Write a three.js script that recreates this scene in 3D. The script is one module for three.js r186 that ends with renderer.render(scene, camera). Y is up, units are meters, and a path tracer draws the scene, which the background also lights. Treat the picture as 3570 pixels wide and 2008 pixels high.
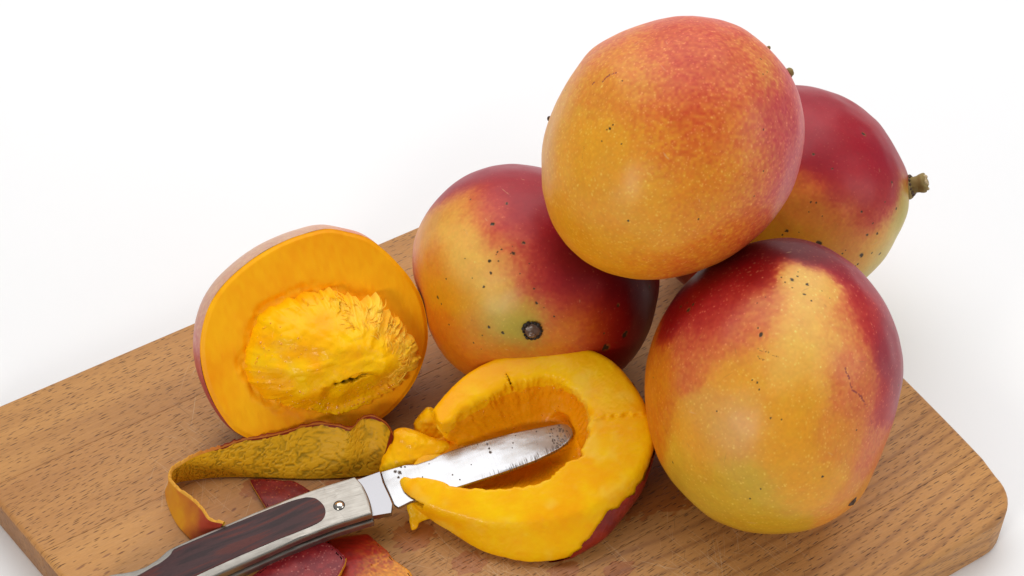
import * as THREE from 'three';
import { mergeGeometries, toCreasedNormals } from 'three/addons/utils/BufferGeometryUtils.js';
import { RectAreaLightUniformsLib } from 'three/addons/lights/RectAreaLightUniformsLib.js';
import { Brush, Evaluator, INTERSECTION } from 'three-bvh-csg';

/* ------------------------------------------------------------------ camera, light, exposure */
const renderer = new THREE.WebGLRenderer({ antialias: true });
renderer.setSize(1024, 576);
renderer.toneMapping = THREE.LinearToneMapping;
renderer.toneMappingExposure = 1.27;
renderer.shadowMap.enabled = true;
RectAreaLightUniformsLib.init();
const scene = new THREE.Scene();
const camera = new THREE.PerspectiveCamera(17.95, 1024 / 576, 0.05, 20);
camera.position.set(0, 0.5625, 0.5432);
camera.lookAt(0, 0, 0);
scene.background = new THREE.Color().setRGB(0.17, 0.17, 0.175);   // the white room round the set
function softbox(name, x, y, z, tx, ty, tz, w, h, power, color) {
  const l = new THREE.RectAreaLight(color, power, w, h);
  l.name = name; l.position.set(x, y, z); l.lookAt(tx, ty, tz); scene.add(l);
}
softbox('overhead_softbox', 0.0, 1.1, -0.45, 0, 0, 0.0, 1.7, 1.3, 1.85, 0xffffff);
softbox('front_softbox', -0.5, 0.4, 0.98, 0, 0.02, 0.08, 0.24, 0.24, 17.0, 0xfffaf2);
softbox('side_softbox', 0.95, 0.55, 0.35, 0.02, 0.02, 0.05, 0.5, 0.6, 2.0, 0xffffff);

/* ------------------------------------------------------------------ helpers */
const MM = 0.001, TAU = Math.PI * 2;
function rng(seed) { let s = seed >>> 0; return () => { s = (s + 0x6D2B79F5) | 0; let t = Math.imul(s ^ (s >>> 15), 1 | s); t = (t + Math.imul(t ^ (t >>> 7), 61 | t)) ^ t; return ((t ^ (t >>> 14)) >>> 0) / 4294967296; }; }
const PERM = (() => { const r = rng(77), a = new Float32Array(4096); for (let i = 0; i < 4096; i++) a[i] = r() * 2 - 1; return a; })();
function hash3(x, y, z) { let h = Math.imul(x, 374761393) ^ Math.imul(y, 668265263) ^ Math.imul(z, 2147483647 - 1274126177); h = Math.imul(h ^ (h >>> 13), 1274126177); return PERM[(h ^ (h >>> 16)) & 4095]; }
function noise(x, y, z) {                                            // value noise, -1..1
  const xi = Math.floor(x), yi = Math.floor(y), zi = Math.floor(z);
  let u = x - xi, v = y - yi, w = z - zi;
  u = u * u * (3 - 2 * u); v = v * v * (3 - 2 * v); w = w * w * (3 - 2 * w);
  const l = (a, b, t) => a + (b - a) * t;
  return l(l(l(hash3(xi, yi, zi), hash3(xi + 1, yi, zi), u), l(hash3(xi, yi + 1, zi), hash3(xi + 1, yi + 1, zi), u), v),
    l(l(hash3(xi, yi, zi + 1), hash3(xi + 1, yi, zi + 1), u), l(hash3(xi, yi + 1, zi + 1), hash3(xi + 1, yi + 1, zi + 1), u), v), w);
}
function fbm(x, y, z, n = 3) { let a = 0, s = 0.5; for (let i = 0; i < n; i++) { a += s * noise(x, y, z); x *= 2.03; y *= 2.03; z *= 2.03; s *= 0.5; } return a; }
const clamp = (x, a = 0, b = 1) => Math.min(b, Math.max(a, x));
const smooth = (a, b, x) => { const t = clamp((x - a) / (b - a)); return t * t * (3 - 2 * t); };
const lerp = (a, b, t) => a + (b - a) * t;
const smin = (a, b, k) => { const h = clamp(0.5 + 0.5 * (b - a) / k); return lerp(b, a, h) - k * h * (1 - h); };
const smax = (a, b, k) => -smin(-a, -b, k);
const lin = (hex) => new THREE.Color(hex).toArray();                 // linear rgb of an sRGB hex
function periodic(R) {                                               // Catmull-Rom through evenly spaced radii
  const K = R.length;
  return (a) => {
    const t = (((a / TAU) * K) % K + K) % K, i = Math.floor(t), w = t - i;
    const p0 = R[(i + K - 1) % K], p1 = R[i % K], p2 = R[(i + 1) % K], p3 = R[(i + 2) % K];
    return 0.5 * (2 * p1 + (p2 - p0) * w + (2 * p0 - 5 * p1 + 4 * p2 - p3) * w * w + (3 * p1 - p0 - 3 * p2 + p3) * w * w * w);
  };
}
function texture(w, h, data, srgb) {
  const t = new THREE.DataTexture(data, w, h, THREE.RGBAFormat, THREE.UnsignedByteType);
  t.magFilter = THREE.LinearFilter; t.minFilter = THREE.LinearFilter; t.wrapS = t.wrapT = THREE.RepeatWrapping;
  if (srgb) t.colorSpace = THREE.SRGBColorSpace;
  t.needsUpdate = true; return t;
}
const toSRGB = (c) => { c = clamp(c); return c <= 0.0031308 ? c * 12.92 : 1.055 * Math.pow(c, 1 / 2.4) - 0.055; };
function grid(nu, nv, fn, color) {                                   // fn(u, v) -> [x, y, z] in mm; normals by differences
  const P = [], N = [], U = [], C = [], I = [], e = 1e-3;
  const a = new THREE.Vector3(), b = new THREE.Vector3(), n = new THREE.Vector3();
  for (let j = 0; j <= nv; j++) for (let i = 0; i <= nu; i++) {
    const u = i / nu, v = j / nv, p = fn(u, v), u1 = fn(u + e, v), u0 = fn(u - e, v), v1 = fn(u, Math.min(1, v + e)), v0 = fn(u, Math.max(0, v - e));
    a.set(u1[0] - u0[0], u1[1] - u0[1], u1[2] - u0[2]); b.set(v1[0] - v0[0], v1[1] - v0[1], v1[2] - v0[2]); n.crossVectors(a, b);
    if (n.lengthSq() < 1e-16) n.set(0, 0, 1); n.normalize();
    P.push(p[0] * MM, p[1] * MM, p[2] * MM); N.push(n.x, n.y, n.z); U.push(u, v);
    if (color) C.push(...color(u, v, p));
  }
  for (let j = 0; j < nv; j++) for (let i = 0; i < nu; i++) { const k = j * (nu + 1) + i; I.push(k, k + 1, k + nu + 1, k + 1, k + nu + 2, k + nu + 1); }
  const g = new THREE.BufferGeometry();
  g.setAttribute('position', new THREE.Float32BufferAttribute(P, 3)); g.setAttribute('normal', new THREE.Float32BufferAttribute(N, 3)); g.setAttribute('uv', new THREE.Float32BufferAttribute(U, 2));
  if (color) g.setAttribute('color', new THREE.Float32BufferAttribute(C, 3));
  g.setIndex(I); return g;
}
function surfaceNet(f, lo, hi, cell, color) {                        // meshes the zero set of f (negative inside), mm
  const n = [0, 1, 2].map((k) => Math.ceil((hi[k] - lo[k]) / cell) + 1), [nx, ny, nz] = n;
  const F = new Float32Array(nx * ny * nz), at = (i, j, k) => i + nx * (j + ny * k);
  for (let k = 0; k < nz; k++) for (let j = 0; j < ny; j++) for (let i = 0; i < nx; i++) F[at(i, j, k)] = f(lo[0] + i * cell, lo[1] + j * cell, lo[2] + k * cell);
  const id = new Int32Array(nx * ny * nz).fill(-1), P = [], N = [], C = [], I = [], e = cell * 0.6;
  const E = []; for (let a = 0; a < 8; a++) for (const d of [1, 2, 4]) if (!(a & d)) E.push([a, a | d]);
  for (let k = 0; k < nz - 1; k++) for (let j = 0; j < ny - 1; j++) for (let i = 0; i < nx - 1; i++) {
    let m = 0; const c = [];
    for (let a = 0; a < 8; a++) { c[a] = F[at(i + (a & 1), j + ((a >> 1) & 1), k + (a >> 2))]; if (c[a] < 0) m++; }
    if (m === 0 || m === 8) continue;
    let x = 0, y = 0, z = 0, q = 0;
    for (const [a, b] of E) if ((c[a] < 0) !== (c[b] < 0)) { const t = c[a] / (c[a] - c[b]); x += lerp(a & 1, b & 1, t); y += lerp((a >> 1) & 1, (b >> 1) & 1, t); z += lerp(a >> 2, b >> 2, t); q++; }
    x = lo[0] + (i + x / q) * cell; y = lo[1] + (j + y / q) * cell; z = lo[2] + (k + z / q) * cell;
    id[at(i, j, k)] = P.length / 3; P.push(x, y, z);
    const g = [f(x + e, y, z) - f(x - e, y, z), f(x, y + e, z) - f(x, y - e, z), f(x, y, z + e) - f(x, y, z - e)], L = Math.hypot(...g) || 1;
    N.push(g[0] / L, g[1] / L, g[2] / L);
    if (color) C.push(...color(x, y, z, g[2] / L));
  }
  const quad = (a, b, c, d, flip) => { if (a < 0 || b < 0 || c < 0 || d < 0) return; flip ? I.push(a, c, b, a, d, c) : I.push(a, b, c, a, c, d); };
  for (let k = 1; k < nz - 1; k++) for (let j = 1; j < ny - 1; j++) for (let i = 1; i < nx - 1; i++) {
    const s = F[at(i, j, k)] < 0;
    if (s !== (F[at(i + 1, j, k)] < 0)) quad(id[at(i, j - 1, k - 1)], id[at(i, j, k - 1)], id[at(i, j, k)], id[at(i, j - 1, k)], !s);
    if (s !== (F[at(i, j + 1, k)] < 0)) quad(id[at(i - 1, j, k - 1)], id[at(i - 1, j, k)], id[at(i, j, k)], id[at(i, j, k - 1)], !s);
    if (s !== (F[at(i, j, k + 1)] < 0)) quad(id[at(i - 1, j - 1, k)], id[at(i, j - 1, k)], id[at(i, j, k)], id[at(i - 1, j, k)], !s);
  }
  const g = new THREE.BufferGeometry();
  g.setAttribute('position', new THREE.Float32BufferAttribute(P.map((v) => v * MM), 3)); g.setAttribute('normal', new THREE.Float32BufferAttribute(N, 3));
  if (color) g.setAttribute('color', new THREE.Float32BufferAttribute(C, 3));
  g.setIndex(I); return g;
}
function mesh(name, geometry, material, parent) {
  const m = new THREE.Mesh(geometry, material); m.name = name; m.castShadow = m.receiveShadow = true;
  if (parent) parent.add(m); return m;
}
function thing(name, label, category, pos, group) {
  const g = new THREE.Group(); g.name = name; g.position.set(...pos); g.userData = { label, category };
  if (group) g.userData.group = group;
  scene.add(g); return g;
}
function basis(g, r, u, n) { g.setRotationFromMatrix(new THREE.Matrix4().makeBasis(new THREE.Vector3(...r), new THREE.Vector3(...u), new THREE.Vector3(...n))); }
const mat = (o) => new THREE.MeshPhysicalMaterial({ roughness: 0.5, ...o });

/* ------------------------------------------------------------------ backdrop and board */
{
  // a white sheet that lies on the table and sweeps up behind
  const g = grid(4, 60, (u, v) => {
    const s = v * 3000, r = 400, flat = 1900;
    const x = (u - 0.5) * 3200;
    if (s < flat) return [x, -22, 1100 - s];
    const a = Math.min((s - flat) / r, Math.PI / 2), rest = Math.max(0, s - flat - r * Math.PI / 2);
    return [x, -22 + r * (1 - Math.cos(a)) + rest, 1100 - flat - r * Math.sin(a)];
  });
  const b = mesh('backdrop', g, mat({ color: new THREE.Color().setRGB(0.9, 0.9, 0.9), roughness: 0.6 }));
  b.userData.kind = 'structure'; scene.add(b);
}
const YAW = 32.16 * Math.PI / 180;
{
  const board = thing('cutting_board', 'wide beech wood cutting board with rounded corners lying under all the fruit', 'cutting board', [0, 0, 0]);
  board.rotation.y = YAW;
  // outline in the board's own axes: x along the grain, z across
  const z0 = -54.8, z1 = 203.7, left = (z) => -229.2 + 0.167 * z;
  const right = (z) => 109.6 - 1.6 * Math.pow(Math.abs((z - 75) / 100), 3);
  const pts = [[left(z0) + 2, z0]];
  const corner = (cx, cz, r, a0) => { for (let i = 0; i <= 10; i++) { const a = a0 + i * Math.PI / 20; pts.push([cx + r * Math.cos(a), cz + r * Math.sin(a)]); } };
  corner(right(z0) - 16, z0 + 16, 16, -Math.PI / 2);
  for (let z = z0 + 24; z < z1 - 22; z += 8) pts.push([right(z), z]);
  corner(right(z1) - 17, z1 - 17, 17, 0);
  pts.push([left(z1), z1]);
  const sh = new THREE.Shape(pts.map(([x, z]) => new THREE.Vector2(x * MM, z * MM)));
  let g = new THREE.ExtrudeGeometry(sh, { depth: 22 * MM - 0.0044, bevelEnabled: true, bevelThickness: 0.0022, bevelSize: 0.0022, bevelOffset: -0.0022, bevelSegments: 5, curveSegments: 8 });
  g.rotateX(Math.PI / 2); g.translate(0, -0.0022, 0);                 // shape y becomes z, depth goes down
  g = toCreasedNormals(g, 0.7);
  // beech: pores as short dark dashes, pale and dark bands along the grain, some staves with broad flecks
  const W = 2048, H = 1536, LX = 360, LZ = 270, ox = -240, oz = -60, rand = rng(5);
  const col = new Float32Array(W * H * 3), bump = new Float32Array(W * H).fill(0.6);
  const seam = [-54.8, -16.6, 22.7, 61.5, 100, 137, 175, 203.7];
  const staveOf = (z) => { let k = 0; while (k < 6 && z > seam[k + 1]) k++; return k; };
  const tone = [0.97, 1.04, 1.0, 0.98, 0.93, 0.96, 1.02], cA = lin('#c68e4e'), cB = lin('#a46e3a'), cC = lin('#7c4d29');
  for (let j = 0; j < H; j++) for (let i = 0; i < W; i++) {
    const x = ox + (i / W) * LX, z = oz + (j / H) * LZ, s = staveOf(z), sk = s * 37.7;
    const wav = 6 * noise(x * 0.008 + sk, z * 0.02, s);
    const band = s >= 5 ? Math.pow(0.5 + 0.5 * Math.sin((z + x * 0.05 * (s - 5.5) + wav + 0.0009 * (x - 20) * (x - 20)) * 0.9), 5) : 0.35 + 0.5 * noise(x * 0.004 + sk, (z + wav) * 0.16, 3);
    const fine = 0.5 + 0.5 * noise(x * 0.05, z * 3.1 + sk, 1), fuzz = noise(x * 0.9, z * 4, 9);
    const k = clamp(0.25 + 0.3 * band + 0.35 * (fine - 0.5) + 0.35 * noise(x * 0.012 + sk, z * 0.05, 7)), q = clamp(band * (s >= 5 ? 0.3 : 0.12));
    const o = (j * W + i) * 3, m = tone[s] * (1 + 0.06 * fuzz);
    for (let c = 0; c < 3; c++) col[o + c] = lerp(lerp(cA[c], cB[c], k), cC[c], q) * m;
  }
  const dab = (x, z, len, wid, ang, c, amount, depth) => {           // one elongated fleck
    const ca = Math.cos(ang), sa = Math.sin(ang), r = len * 0.6 + wid;
    const i0 = Math.floor((x - r - ox) / LX * W), i1 = Math.ceil((x + r - ox) / LX * W), j0 = Math.floor((z - r - oz) / LZ * H), j1 = Math.ceil((z + r - oz) / LZ * H);
    for (let j = Math.max(0, j0); j <= Math.min(H - 1, j1); j++) for (let i = Math.max(0, i0); i <= Math.min(W - 1, i1); i++) {
      const dx = ox + (i + 0.5) / W * LX - x, dz = oz + (j + 0.5) / H * LZ - z, a = (dx * ca + dz * sa) / (len * 0.5), b = (dz * ca - dx * sa) / (wid * 0.5);
      const t = 1 - smooth(0.45, 1.15, Math.hypot(a, b)); if (t <= 0) continue;
      const o = (j * W + i) * 3; for (let q = 0; q < 3; q++) col[o + q] = lerp(col[o + q], c[q], t * amount);
      bump[j * W + i] = lerp(bump[j * W + i], depth, t * amount);
    }
  };
  const dark = lin('#3f210d'), fleck = lin('#6f3d20'), grey = lin('#4d341f'), pale = lin('#d9b992');
  for (let cz = oz; cz < oz + LZ; cz += 1.15) for (let cx = ox; cx < ox + LX; cx += 5.2) {
    const x = cx + 5.2 * rand(), z = cz + 1.15 * rand(), s = staveOf(z), broad = s === 2 || s === 3;
    if (rand() > (broad ? 0.5 : 0.85) + 0.3 * noise(x * 0.015, z * 0.05, s)) continue;
    dab(x, z, 1.8 + 2.6 * rand(), 0.24 + 0.2 * rand(), -0.08 * (s % 2 ? 1 : 0.4) + 0.08 * (rand() - 0.5), rand() < 0.6 ? dark : grey, 0.35 + 0.6 * rand(), 0.1);
  }
  for (let n = 0; n < 420; n++) { const z = 24 + rand() * 70, x = ox + rand() * LX; if (noise(x * 0.02, z * 0.1, 4) > -0.15) dab(x, z, 2.2 + 2.6 * rand(), 0.6 + 0.6 * rand(), -0.12 + 0.2 * (rand() - 0.5), fleck, 0.45 + 0.4 * rand(), 0.45); }
  for (let n = 0; n < 60; n++) { const z = oz + rand() * LZ, x = ox + rand() * LX; dab(x, z, 20 + 60 * rand(), 0.3, 0.03 * (rand() - 0.5), grey, 0.35 * rand() + 0.15, 0.35); }
  const WET = [[-8, 119, 20], [4, 112, 14], [-44, 146, 7], [-101, 91, 9], [-107, 51, 10], [-62, 135, 6], [-90, 113, 6], [-141, 37, 7]];
  const cuts = [[-140, 20, 42], [-95, 45, 55], [-85, 118, 48], [-60, 108, 40], [-20, 165, 45], [-110, -10, 40]];
  for (let n = 0; n < 1300; n++) {                                     // knife cuts, pale where the wood is scraped open
    const [cx, cz, sp] = cuts[Math.floor(rand() * cuts.length)], x = cx + (rand() + rand() - 1) * sp, z = cz + (rand() + rand() - 1) * sp * 0.8;
    const ang = (rand() < 0.6 ? 1.35 : rand() < 0.5 ? 0.9 : 2.2) + 0.35 * (rand() - 0.5);
    dab(x, z, 6 + 26 * rand() * rand(), 0.26, ang, rand() < 0.8 ? pale : grey, 0.15 + 0.5 * rand() * rand(), 0.3);
  }
  const rd = new Uint8Array(W * H * 4).fill(255);
  for (let j = 0; j < H; j++) for (let i = 0; i < W; i++) {           // fruit juice: wet patches with ragged outlines
    const x = ox + (i / W) * LX, z = oz + (j / H) * LZ; let f = 0;
    for (const [px, pz, r] of WET) { const d = Math.hypot(x - px, (z - pz) * 1.2) / r; if (d < 1.6) f = Math.max(f, smooth(0.02, 0.14, 1 - d + 0.55 * fbm(x * 0.09 + px, z * 0.12, 3) + 0.25 * noise(x * 0.5, z * 0.8, px))); }
    const o = j * W + i; if (f > 0) { col[o * 3] *= 1 - 0.2 * f; col[o * 3 + 1] *= 1 - 0.42 * f; col[o * 3 + 2] *= 1 - 0.58 * f; }
    rd[o * 4 + 1] = 255 * (0.55 - 0.12 * f + 0.06 * noise(x * 0.4, z * 1.2, 2));
  }
  const cd = new Uint8Array(W * H * 4), bd = new Uint8Array(W * H * 4);
  for (let k = 0; k < W * H; k++) { for (let c = 0; c < 3; c++) { cd[k * 4 + c] = 255 * toSRGB(col[k * 3 + c]); bd[k * 4 + c] = 255 * clamp(bump[k]); } cd[k * 4 + 3] = bd[k * 4 + 3] = 255; }
  const wood = mat({ vertexColors: true, map: texture(W, H, cd, true), bumpMap: texture(W, H, bd, false), bumpScale: 0.0003, roughness: 1, roughnessMap: texture(W, H, rd, false) });
  const ev = new Evaluator(); ev.useGroups = false; ev.attributes = ['position', 'normal', 'uv'];
  const whole = new Brush(g); whole.updateMatrixWorld();
  for (let s = 0; s < 7; s++) {                                       // the board is glued up of seven staves
    const a = s ? seam[s] + 0.09 : -80, b = s < 6 ? seam[s + 1] - 0.09 : 230;
    const box = new THREE.BoxGeometry(0.6, 0.1, (b - a) * MM); box.translate(0, 0, (a + b) / 2 * MM);
    const cut = new Brush(box); cut.updateMatrixWorld();
    const out = ev.evaluate(whole, cut, INTERSECTION).geometry, geo = out.index ? out.toNonIndexed() : out, P = geo.attributes.position, N = geo.attributes.normal, U = geo.attributes.uv;
    const endGrainShade = new Float32Array(P.count * 3).fill(1);
    for (let t = 0; t < P.count; t += 3) {
      const side = Math.abs(N.getY(t)) + Math.abs(N.getY(t + 1)) + Math.abs(N.getY(t + 2)) < 1.2, ends = Math.abs(N.getX(t)) > 0.8;
      for (let q = t; q < t + 3; q++) {
        let x = P.getX(q) * 1000, z = P.getZ(q) * 1000; const y = P.getY(q) * 1000;
        if (side) { if (ends) { x = x * 0.0 + 40 + y * 1.2 + z * 0.3; } else { z = 190 + y * 0.9; } }
        U.setXY(q, (x - ox) / LX, (z - oz) / LZ); if (side && ends) endGrainShade.set([0.6, 0.56, 0.56], q * 3);   // darker end grain, with the shade of the end face painted in
      }
    }
    geo.setAttribute('color', new THREE.BufferAttribute(endGrainShade, 3));
    const m = mesh('stave', geo, wood, board); if (s) m.name = 'stave_' + String(s).padStart(3, '0');
  }
}

/* ------------------------------------------------------------------ whole mangoes */
// every code: the yellow or green ground of the skin, the red that lies over it, and how much of that red there is; S paints in a pale sheen
const PAL = Object.fromEntries(Object.entries({ Y: ['#e6a024', '#c85a10', 0.06], Yd: ['#de9810', '#c85a10', 0.05], L: ['#eebb58', '#c85a18', 0.03], YO: ['#e2a034', '#c8541a', 0.22], O: ['#dd9412', '#c04a10', 0.32], OY: ['#e49c22', '#c8501a', 0.22],
  OR: ['#e49a2a', '#c0401a', 0.38], R3: ['#e8a44a', '#bc3428', 0.6], R4: ['#e69a34', '#b42a16', 0.56], S: ['#dcb48c', '#b87464', 0.28], P3: ['#e8a860', '#bc3444', 0.68], PO: ['#e6a244', '#bc3c28', 0.36], T: ['#dfa648', '#c4602a', 0.1], D: ['#d08020', '#62030e', 1], D2: ['#d08020', '#930e24', 0.96],
  R: ['#e09020', '#8e0808', 1], R2: ['#e09030', '#9c0f22', 0.94], P: ['#e8a040', '#a81822', 0.8], P2: ['#c89050', '#90182e', 0.9], LP: ['#eaae50', '#bc3a30', 0.38], G: ['#d2a82c', '#a06020', 0.04], K: ['#98a038', '#806020', 0], LG: ['#d4be66', '#a06020', 0.03],
  Rb: ['#d08820', '#94180f', 0.85], TG: ['#cc9c18', '#a06020', 0.03] }).map(([k, v]) => [k, [lin(v[0]), lin(v[1]), v[2]]]));
function skinTexture(seed, dots, spots, W, H, o) {
  const col = new Float32Array(W * H * 3), bump = new Float32Array(W * H).fill(0.5), rand = rng(seed), A = [0, 0, 0], B = [0, 0, 0];
  const P = dots.split(' ').map((t) => { const [a, b, c] = t.split(','), x = a / 100, y = b / 100, r = Math.hypot(x, y), s = r > 0.995 ? 0.995 / r : 1; return [x * s, y * s, Math.sqrt(1 - (x * x + y * y) * s * s), PAL[c]]; });
  // a coarse map of ground colour, red and amount of red, looked up with irregular borders below
  const GW = 384, GH = 192, G = new Float32Array(GW * GH * 7);
  for (let j = 0; j < GH; j++) for (let i = 0; i < GW; i++) {
    const th = Math.PI * (1 - (j + 0.5) / GH), ph = ((i + 0.5) / GW) * TAU, sr = Math.sin(th), x = -Math.cos(ph) * sr, y = Math.cos(th), z = Math.sin(ph) * sr;
    let s = 1e-30, sr2 = 1e-30, sm = 1e-30, m0 = 0; A.fill(0); B.fill(0);
    for (const p of P) {
      const d = Math.min(1.6, (x - p[0]) ** 2 + (y - p[1]) ** 2 + (z - p[2]) ** 2), c = p[3];
      const k = Math.exp(-o.k * 0.5 * d), ky = k * (1.02 - c[2]), kr = k * (0.02 + c[2]), km = k * k; s += ky; sr2 += kr; sm += km; m0 += km * c[2];
      for (let q = 0; q < 3; q++) { A[q] += ky * c[0][q]; B[q] += kr * c[1][q]; }
    }
    const g = (j * GW + i) * 7; for (let q = 0; q < 3; q++) { G[g + q] = Math.log(A[q] / s + 1e-4); G[g + 3 + q] = Math.log(B[q] / sr2 + 1e-4); } G[g + 6] = m0 / sm;
  }
  const F = new Float32Array(7);
  for (let j = 0; j < H; j++) {
    const th = Math.PI * (1 - (j + 0.5) / H), y = Math.cos(th), sr = Math.sin(th);
    for (let i = 0; i < W; i++) {
      const ph = ((i + 0.5) / W) * TAU, x = -Math.cos(ph) * sr, z = Math.sin(ph) * sr;
      const wx = x + 0.09 * fbm(x * 3 + seed, y * 3, z * 3) + o.fine * noise(x * 40, y * 40, z * 40 + seed), wy = y + 0.09 * fbm(x * 3, y * 3 + seed, z * 3 + 9) + o.fine * noise(x * 40 + 5, y * 40, z * 40);
      const L = Math.hypot(wx, wy, z), gu = (((Math.atan2(z, -wx) + TAU) % TAU) / TAU) * GW - 0.5, gv = clamp((1 - Math.acos(clamp(wy / L, -1, 1)) / Math.PI) * GH - 0.5, 0, GH - 1.001);
      const iu = Math.floor(gu), iv = Math.floor(gv), fu = gu - iu, fv = gv - iv, a0 = (iv * GW + (iu + GW) % GW) * 7, a1 = (iv * GW + (iu + 1) % GW) * 7, b0 = a0 + GW * 7, b1 = a1 + GW * 7;
      for (let q = 0; q < 7; q++) F[q] = lerp(lerp(G[a0 + q], G[a1 + q], fu), lerp(G[b0 + q], G[b1 + q], fu), fv);
      let t = F[6]; t = clamp(t + t * (1 - t) * (o.fine * 26 * noise(x * 44 + seed, y * 44, z * 44) + 0.5 * fbm(x * 8, y * 8, z * 8 + seed)));
      const m = 1 + 0.05 * noise(x * 60, y * 60, z * 60) + 0.08 * fbm(x * 9, y * 9, z * 9 + seed), q = 1 + 0.1 * fbm(x * 14 + 3, y * 14, z * 14 + seed), k = (j * W + i) * 3;
      for (let c = 0; c < 3; c++) col[k + c] = Math.exp(F[c] * (1 - t) + F[3 + c] * t) * m * (c === 1 ? q : 1);
    }
  }
  const splat = (x, y, z, rad, fn) => {                               // rad in radians
    const th = Math.acos(clamp(y, -1, 1)), ph = ((Math.atan2(z, -x) + TAU) % TAU), sr = Math.max(0.05, Math.sin(th));
    const cj = (1 - th / Math.PI) * H, ci = (ph / TAU) * W, rj = rad * 1.3 / Math.PI * H + 1, ri = rad * 1.3 / TAU * W / sr + 1;
    for (let j = Math.max(0, Math.floor(cj - rj)); j <= Math.min(H - 1, cj + rj); j++) for (let i = Math.floor(ci - ri); i <= ci + ri; i++) {
      const dy = (j + 0.5 - cj) / H * Math.PI, dx = (i + 0.5 - ci) / W * TAU * sr, ii = ((i % W) + W) % W; fn((j * W + ii), Math.hypot(dx, dy) / rad, dx / rad, dy / rad);
    }
  };
  for (let n = 0; n < o.lenticels; n++) {                             // pale pores in the skin
    const y = rand() * 2 - 1, a = rand() * TAU, r = Math.sqrt(1 - y * y), rad = (0.006 + 0.006 * rand()) * (o.dot || 1), amt = (0.12 + 0.5 * rand()) * o.amount;
    splat(r * Math.cos(a), y, r * Math.sin(a), rad, (k, d) => { const t = (1 - smooth(0.2, 1.1, d)) * amt; if (t <= 0) return; for (let q = 0; q < 3; q++) col[k * 3 + q] = lerp(col[k * 3 + q], Math.min(0.9, [0.2, 0.13, 0.06][q] + col[k * 3 + q] * 1.35), t); bump[k] += 0.12 * t; });
  }
  for (const t of spots.split(' ')) {                                 // black specks
    const [a, b, c] = t.split(',').map(Number), x = a / 100, y = b / 100, z = Math.sqrt(Math.max(0, 1 - x * x - y * y)), rad = c * (o.speck || 0.15);
    splat(x, y, z, rad * 1.5, (k, d, dx, dy) => { const e = d + 0.35 * noise(dx * 2 + a, dy * 2 + b, seed), f = 0.94 * (1 - smooth(0.4, 0.75, e)), h = 0.25 * (1 - smooth(0.5, 1, d)); for (let q = 0; q < 3; q++) { col[k * 3 + q] = lerp(lerp(col[k * 3 + q], [0.3, 0.25, 0.03][q], h), [0.03, 0.02, 0.01][q], f); } bump[k] -= 0.25 * f; });
  }
  for (let n = 0; n < 70; n++) {                                      // faint scuffs
    const y = rand() * 2 - 1, a = rand() * TAU, r = Math.sqrt(1 - y * y), rad = 0.015 + 0.06 * rand() * rand(), an = rand() * TAU, amt = 0.12 + 0.25 * rand(), d = rand() < 0.5 ? [0.2, 0.1, 0.03] : [0.75, 0.5, 0.25];
    splat(r * Math.cos(a), y, r * Math.sin(a), rad, (k, _, dx, dy) => { const e = Math.hypot(dx * Math.cos(an) + dy * Math.sin(an), (dy * Math.cos(an) - dx * Math.sin(an)) * rad / 0.006 * (1 + 0.5 * noise(dx * 4, dy * 4, n))), f = amt * (1 - smooth(0.4, 1, e)); for (let q = 0; q < 3; q++) col[k * 3 + q] = lerp(col[k * 3 + q], d[q], f); });
  }
  for (const [path, w, c, amt] of o.scars || []) for (let n = 0; n + 1 < path.length; n++) {   // healed scratches
    const [x0, y0] = path[n], [x1, y1] = path[n + 1];
    for (let s = 0; s <= 12; s++) { const x = lerp(x0, x1, s / 12) / 100 + 0.006 * noise(s * 0.7 + n * 9, 1, seed), y = lerp(y0, y1, s / 12) / 100 + 0.006 * noise(s * 0.7, n * 9, seed); splat(x, y, Math.sqrt(Math.max(0, 1 - x * x - y * y)), w * (0.7 + 0.5 * noise(s * 0.9, n, 3)), (k, d) => { const f = amt * (1 - smooth(0.4, 1, d)); for (let q = 0; q < 3; q++) col[k * 3 + q] = lerp(col[k * 3 + q], c[q], f); bump[k] -= 0.1 * f; }); }
  }
  const cd = new Uint8Array(W * H * 4), bd = new Uint8Array(W * H * 4);
  for (let k = 0; k < W * H; k++) { for (let c = 0; c < 3; c++) { cd[k * 4 + c] = 255 * toSRGB(col[k * 3 + c]); bd[k * 4 + c] = 255 * clamp(bump[k]); } cd[k * 4 + 3] = bd[k * 4 + 3] = 255; }
  return [texture(W, H, cd, true), texture(W, H, bd, false)];
}
function fruitGeometry(R, c, seed, dents = 0.35) {                    // a round body with outline R (mm) across and depth c
  const f = periodic(R), nu = 180, nv = 120;
  const at = (dx, dy, dz) => { const r = f(Math.atan2(dy, dx)), n = 1 + dents / 45 * fbm(dx * 4 + seed, dy * 4, dz * 4, 2) * 2; return [dx * r * n, dy * r * n, dz * c * n]; };
  return grid(nu, nv, (u, v) => { const ph = u * TAU, th = Math.PI * (1 - clamp(v, 0.0005, 0.9995)), s = Math.sin(th); return at(-Math.cos(ph) * s, Math.cos(th), Math.sin(ph) * s); });
}
function surfacePoint(R, c, x, y) { const f = periodic(R), z = Math.sqrt(Math.max(0, 1 - x * x - y * y)), r = f(Math.atan2(y, x)); return [x * r, y * r, z * c]; }
const brown = mat({ color: new THREE.Color('#4a3019'), roughness: 0.55 }), bark = mat({ color: new THREE.Color('#8a7440'), roughness: 0.8 }), corky = mat({ color: new THREE.Color('#c3ab83'), roughness: 0.9 }), black = mat({ color: new THREE.Color('#1e130b'), roughness: 0.5 });
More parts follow.
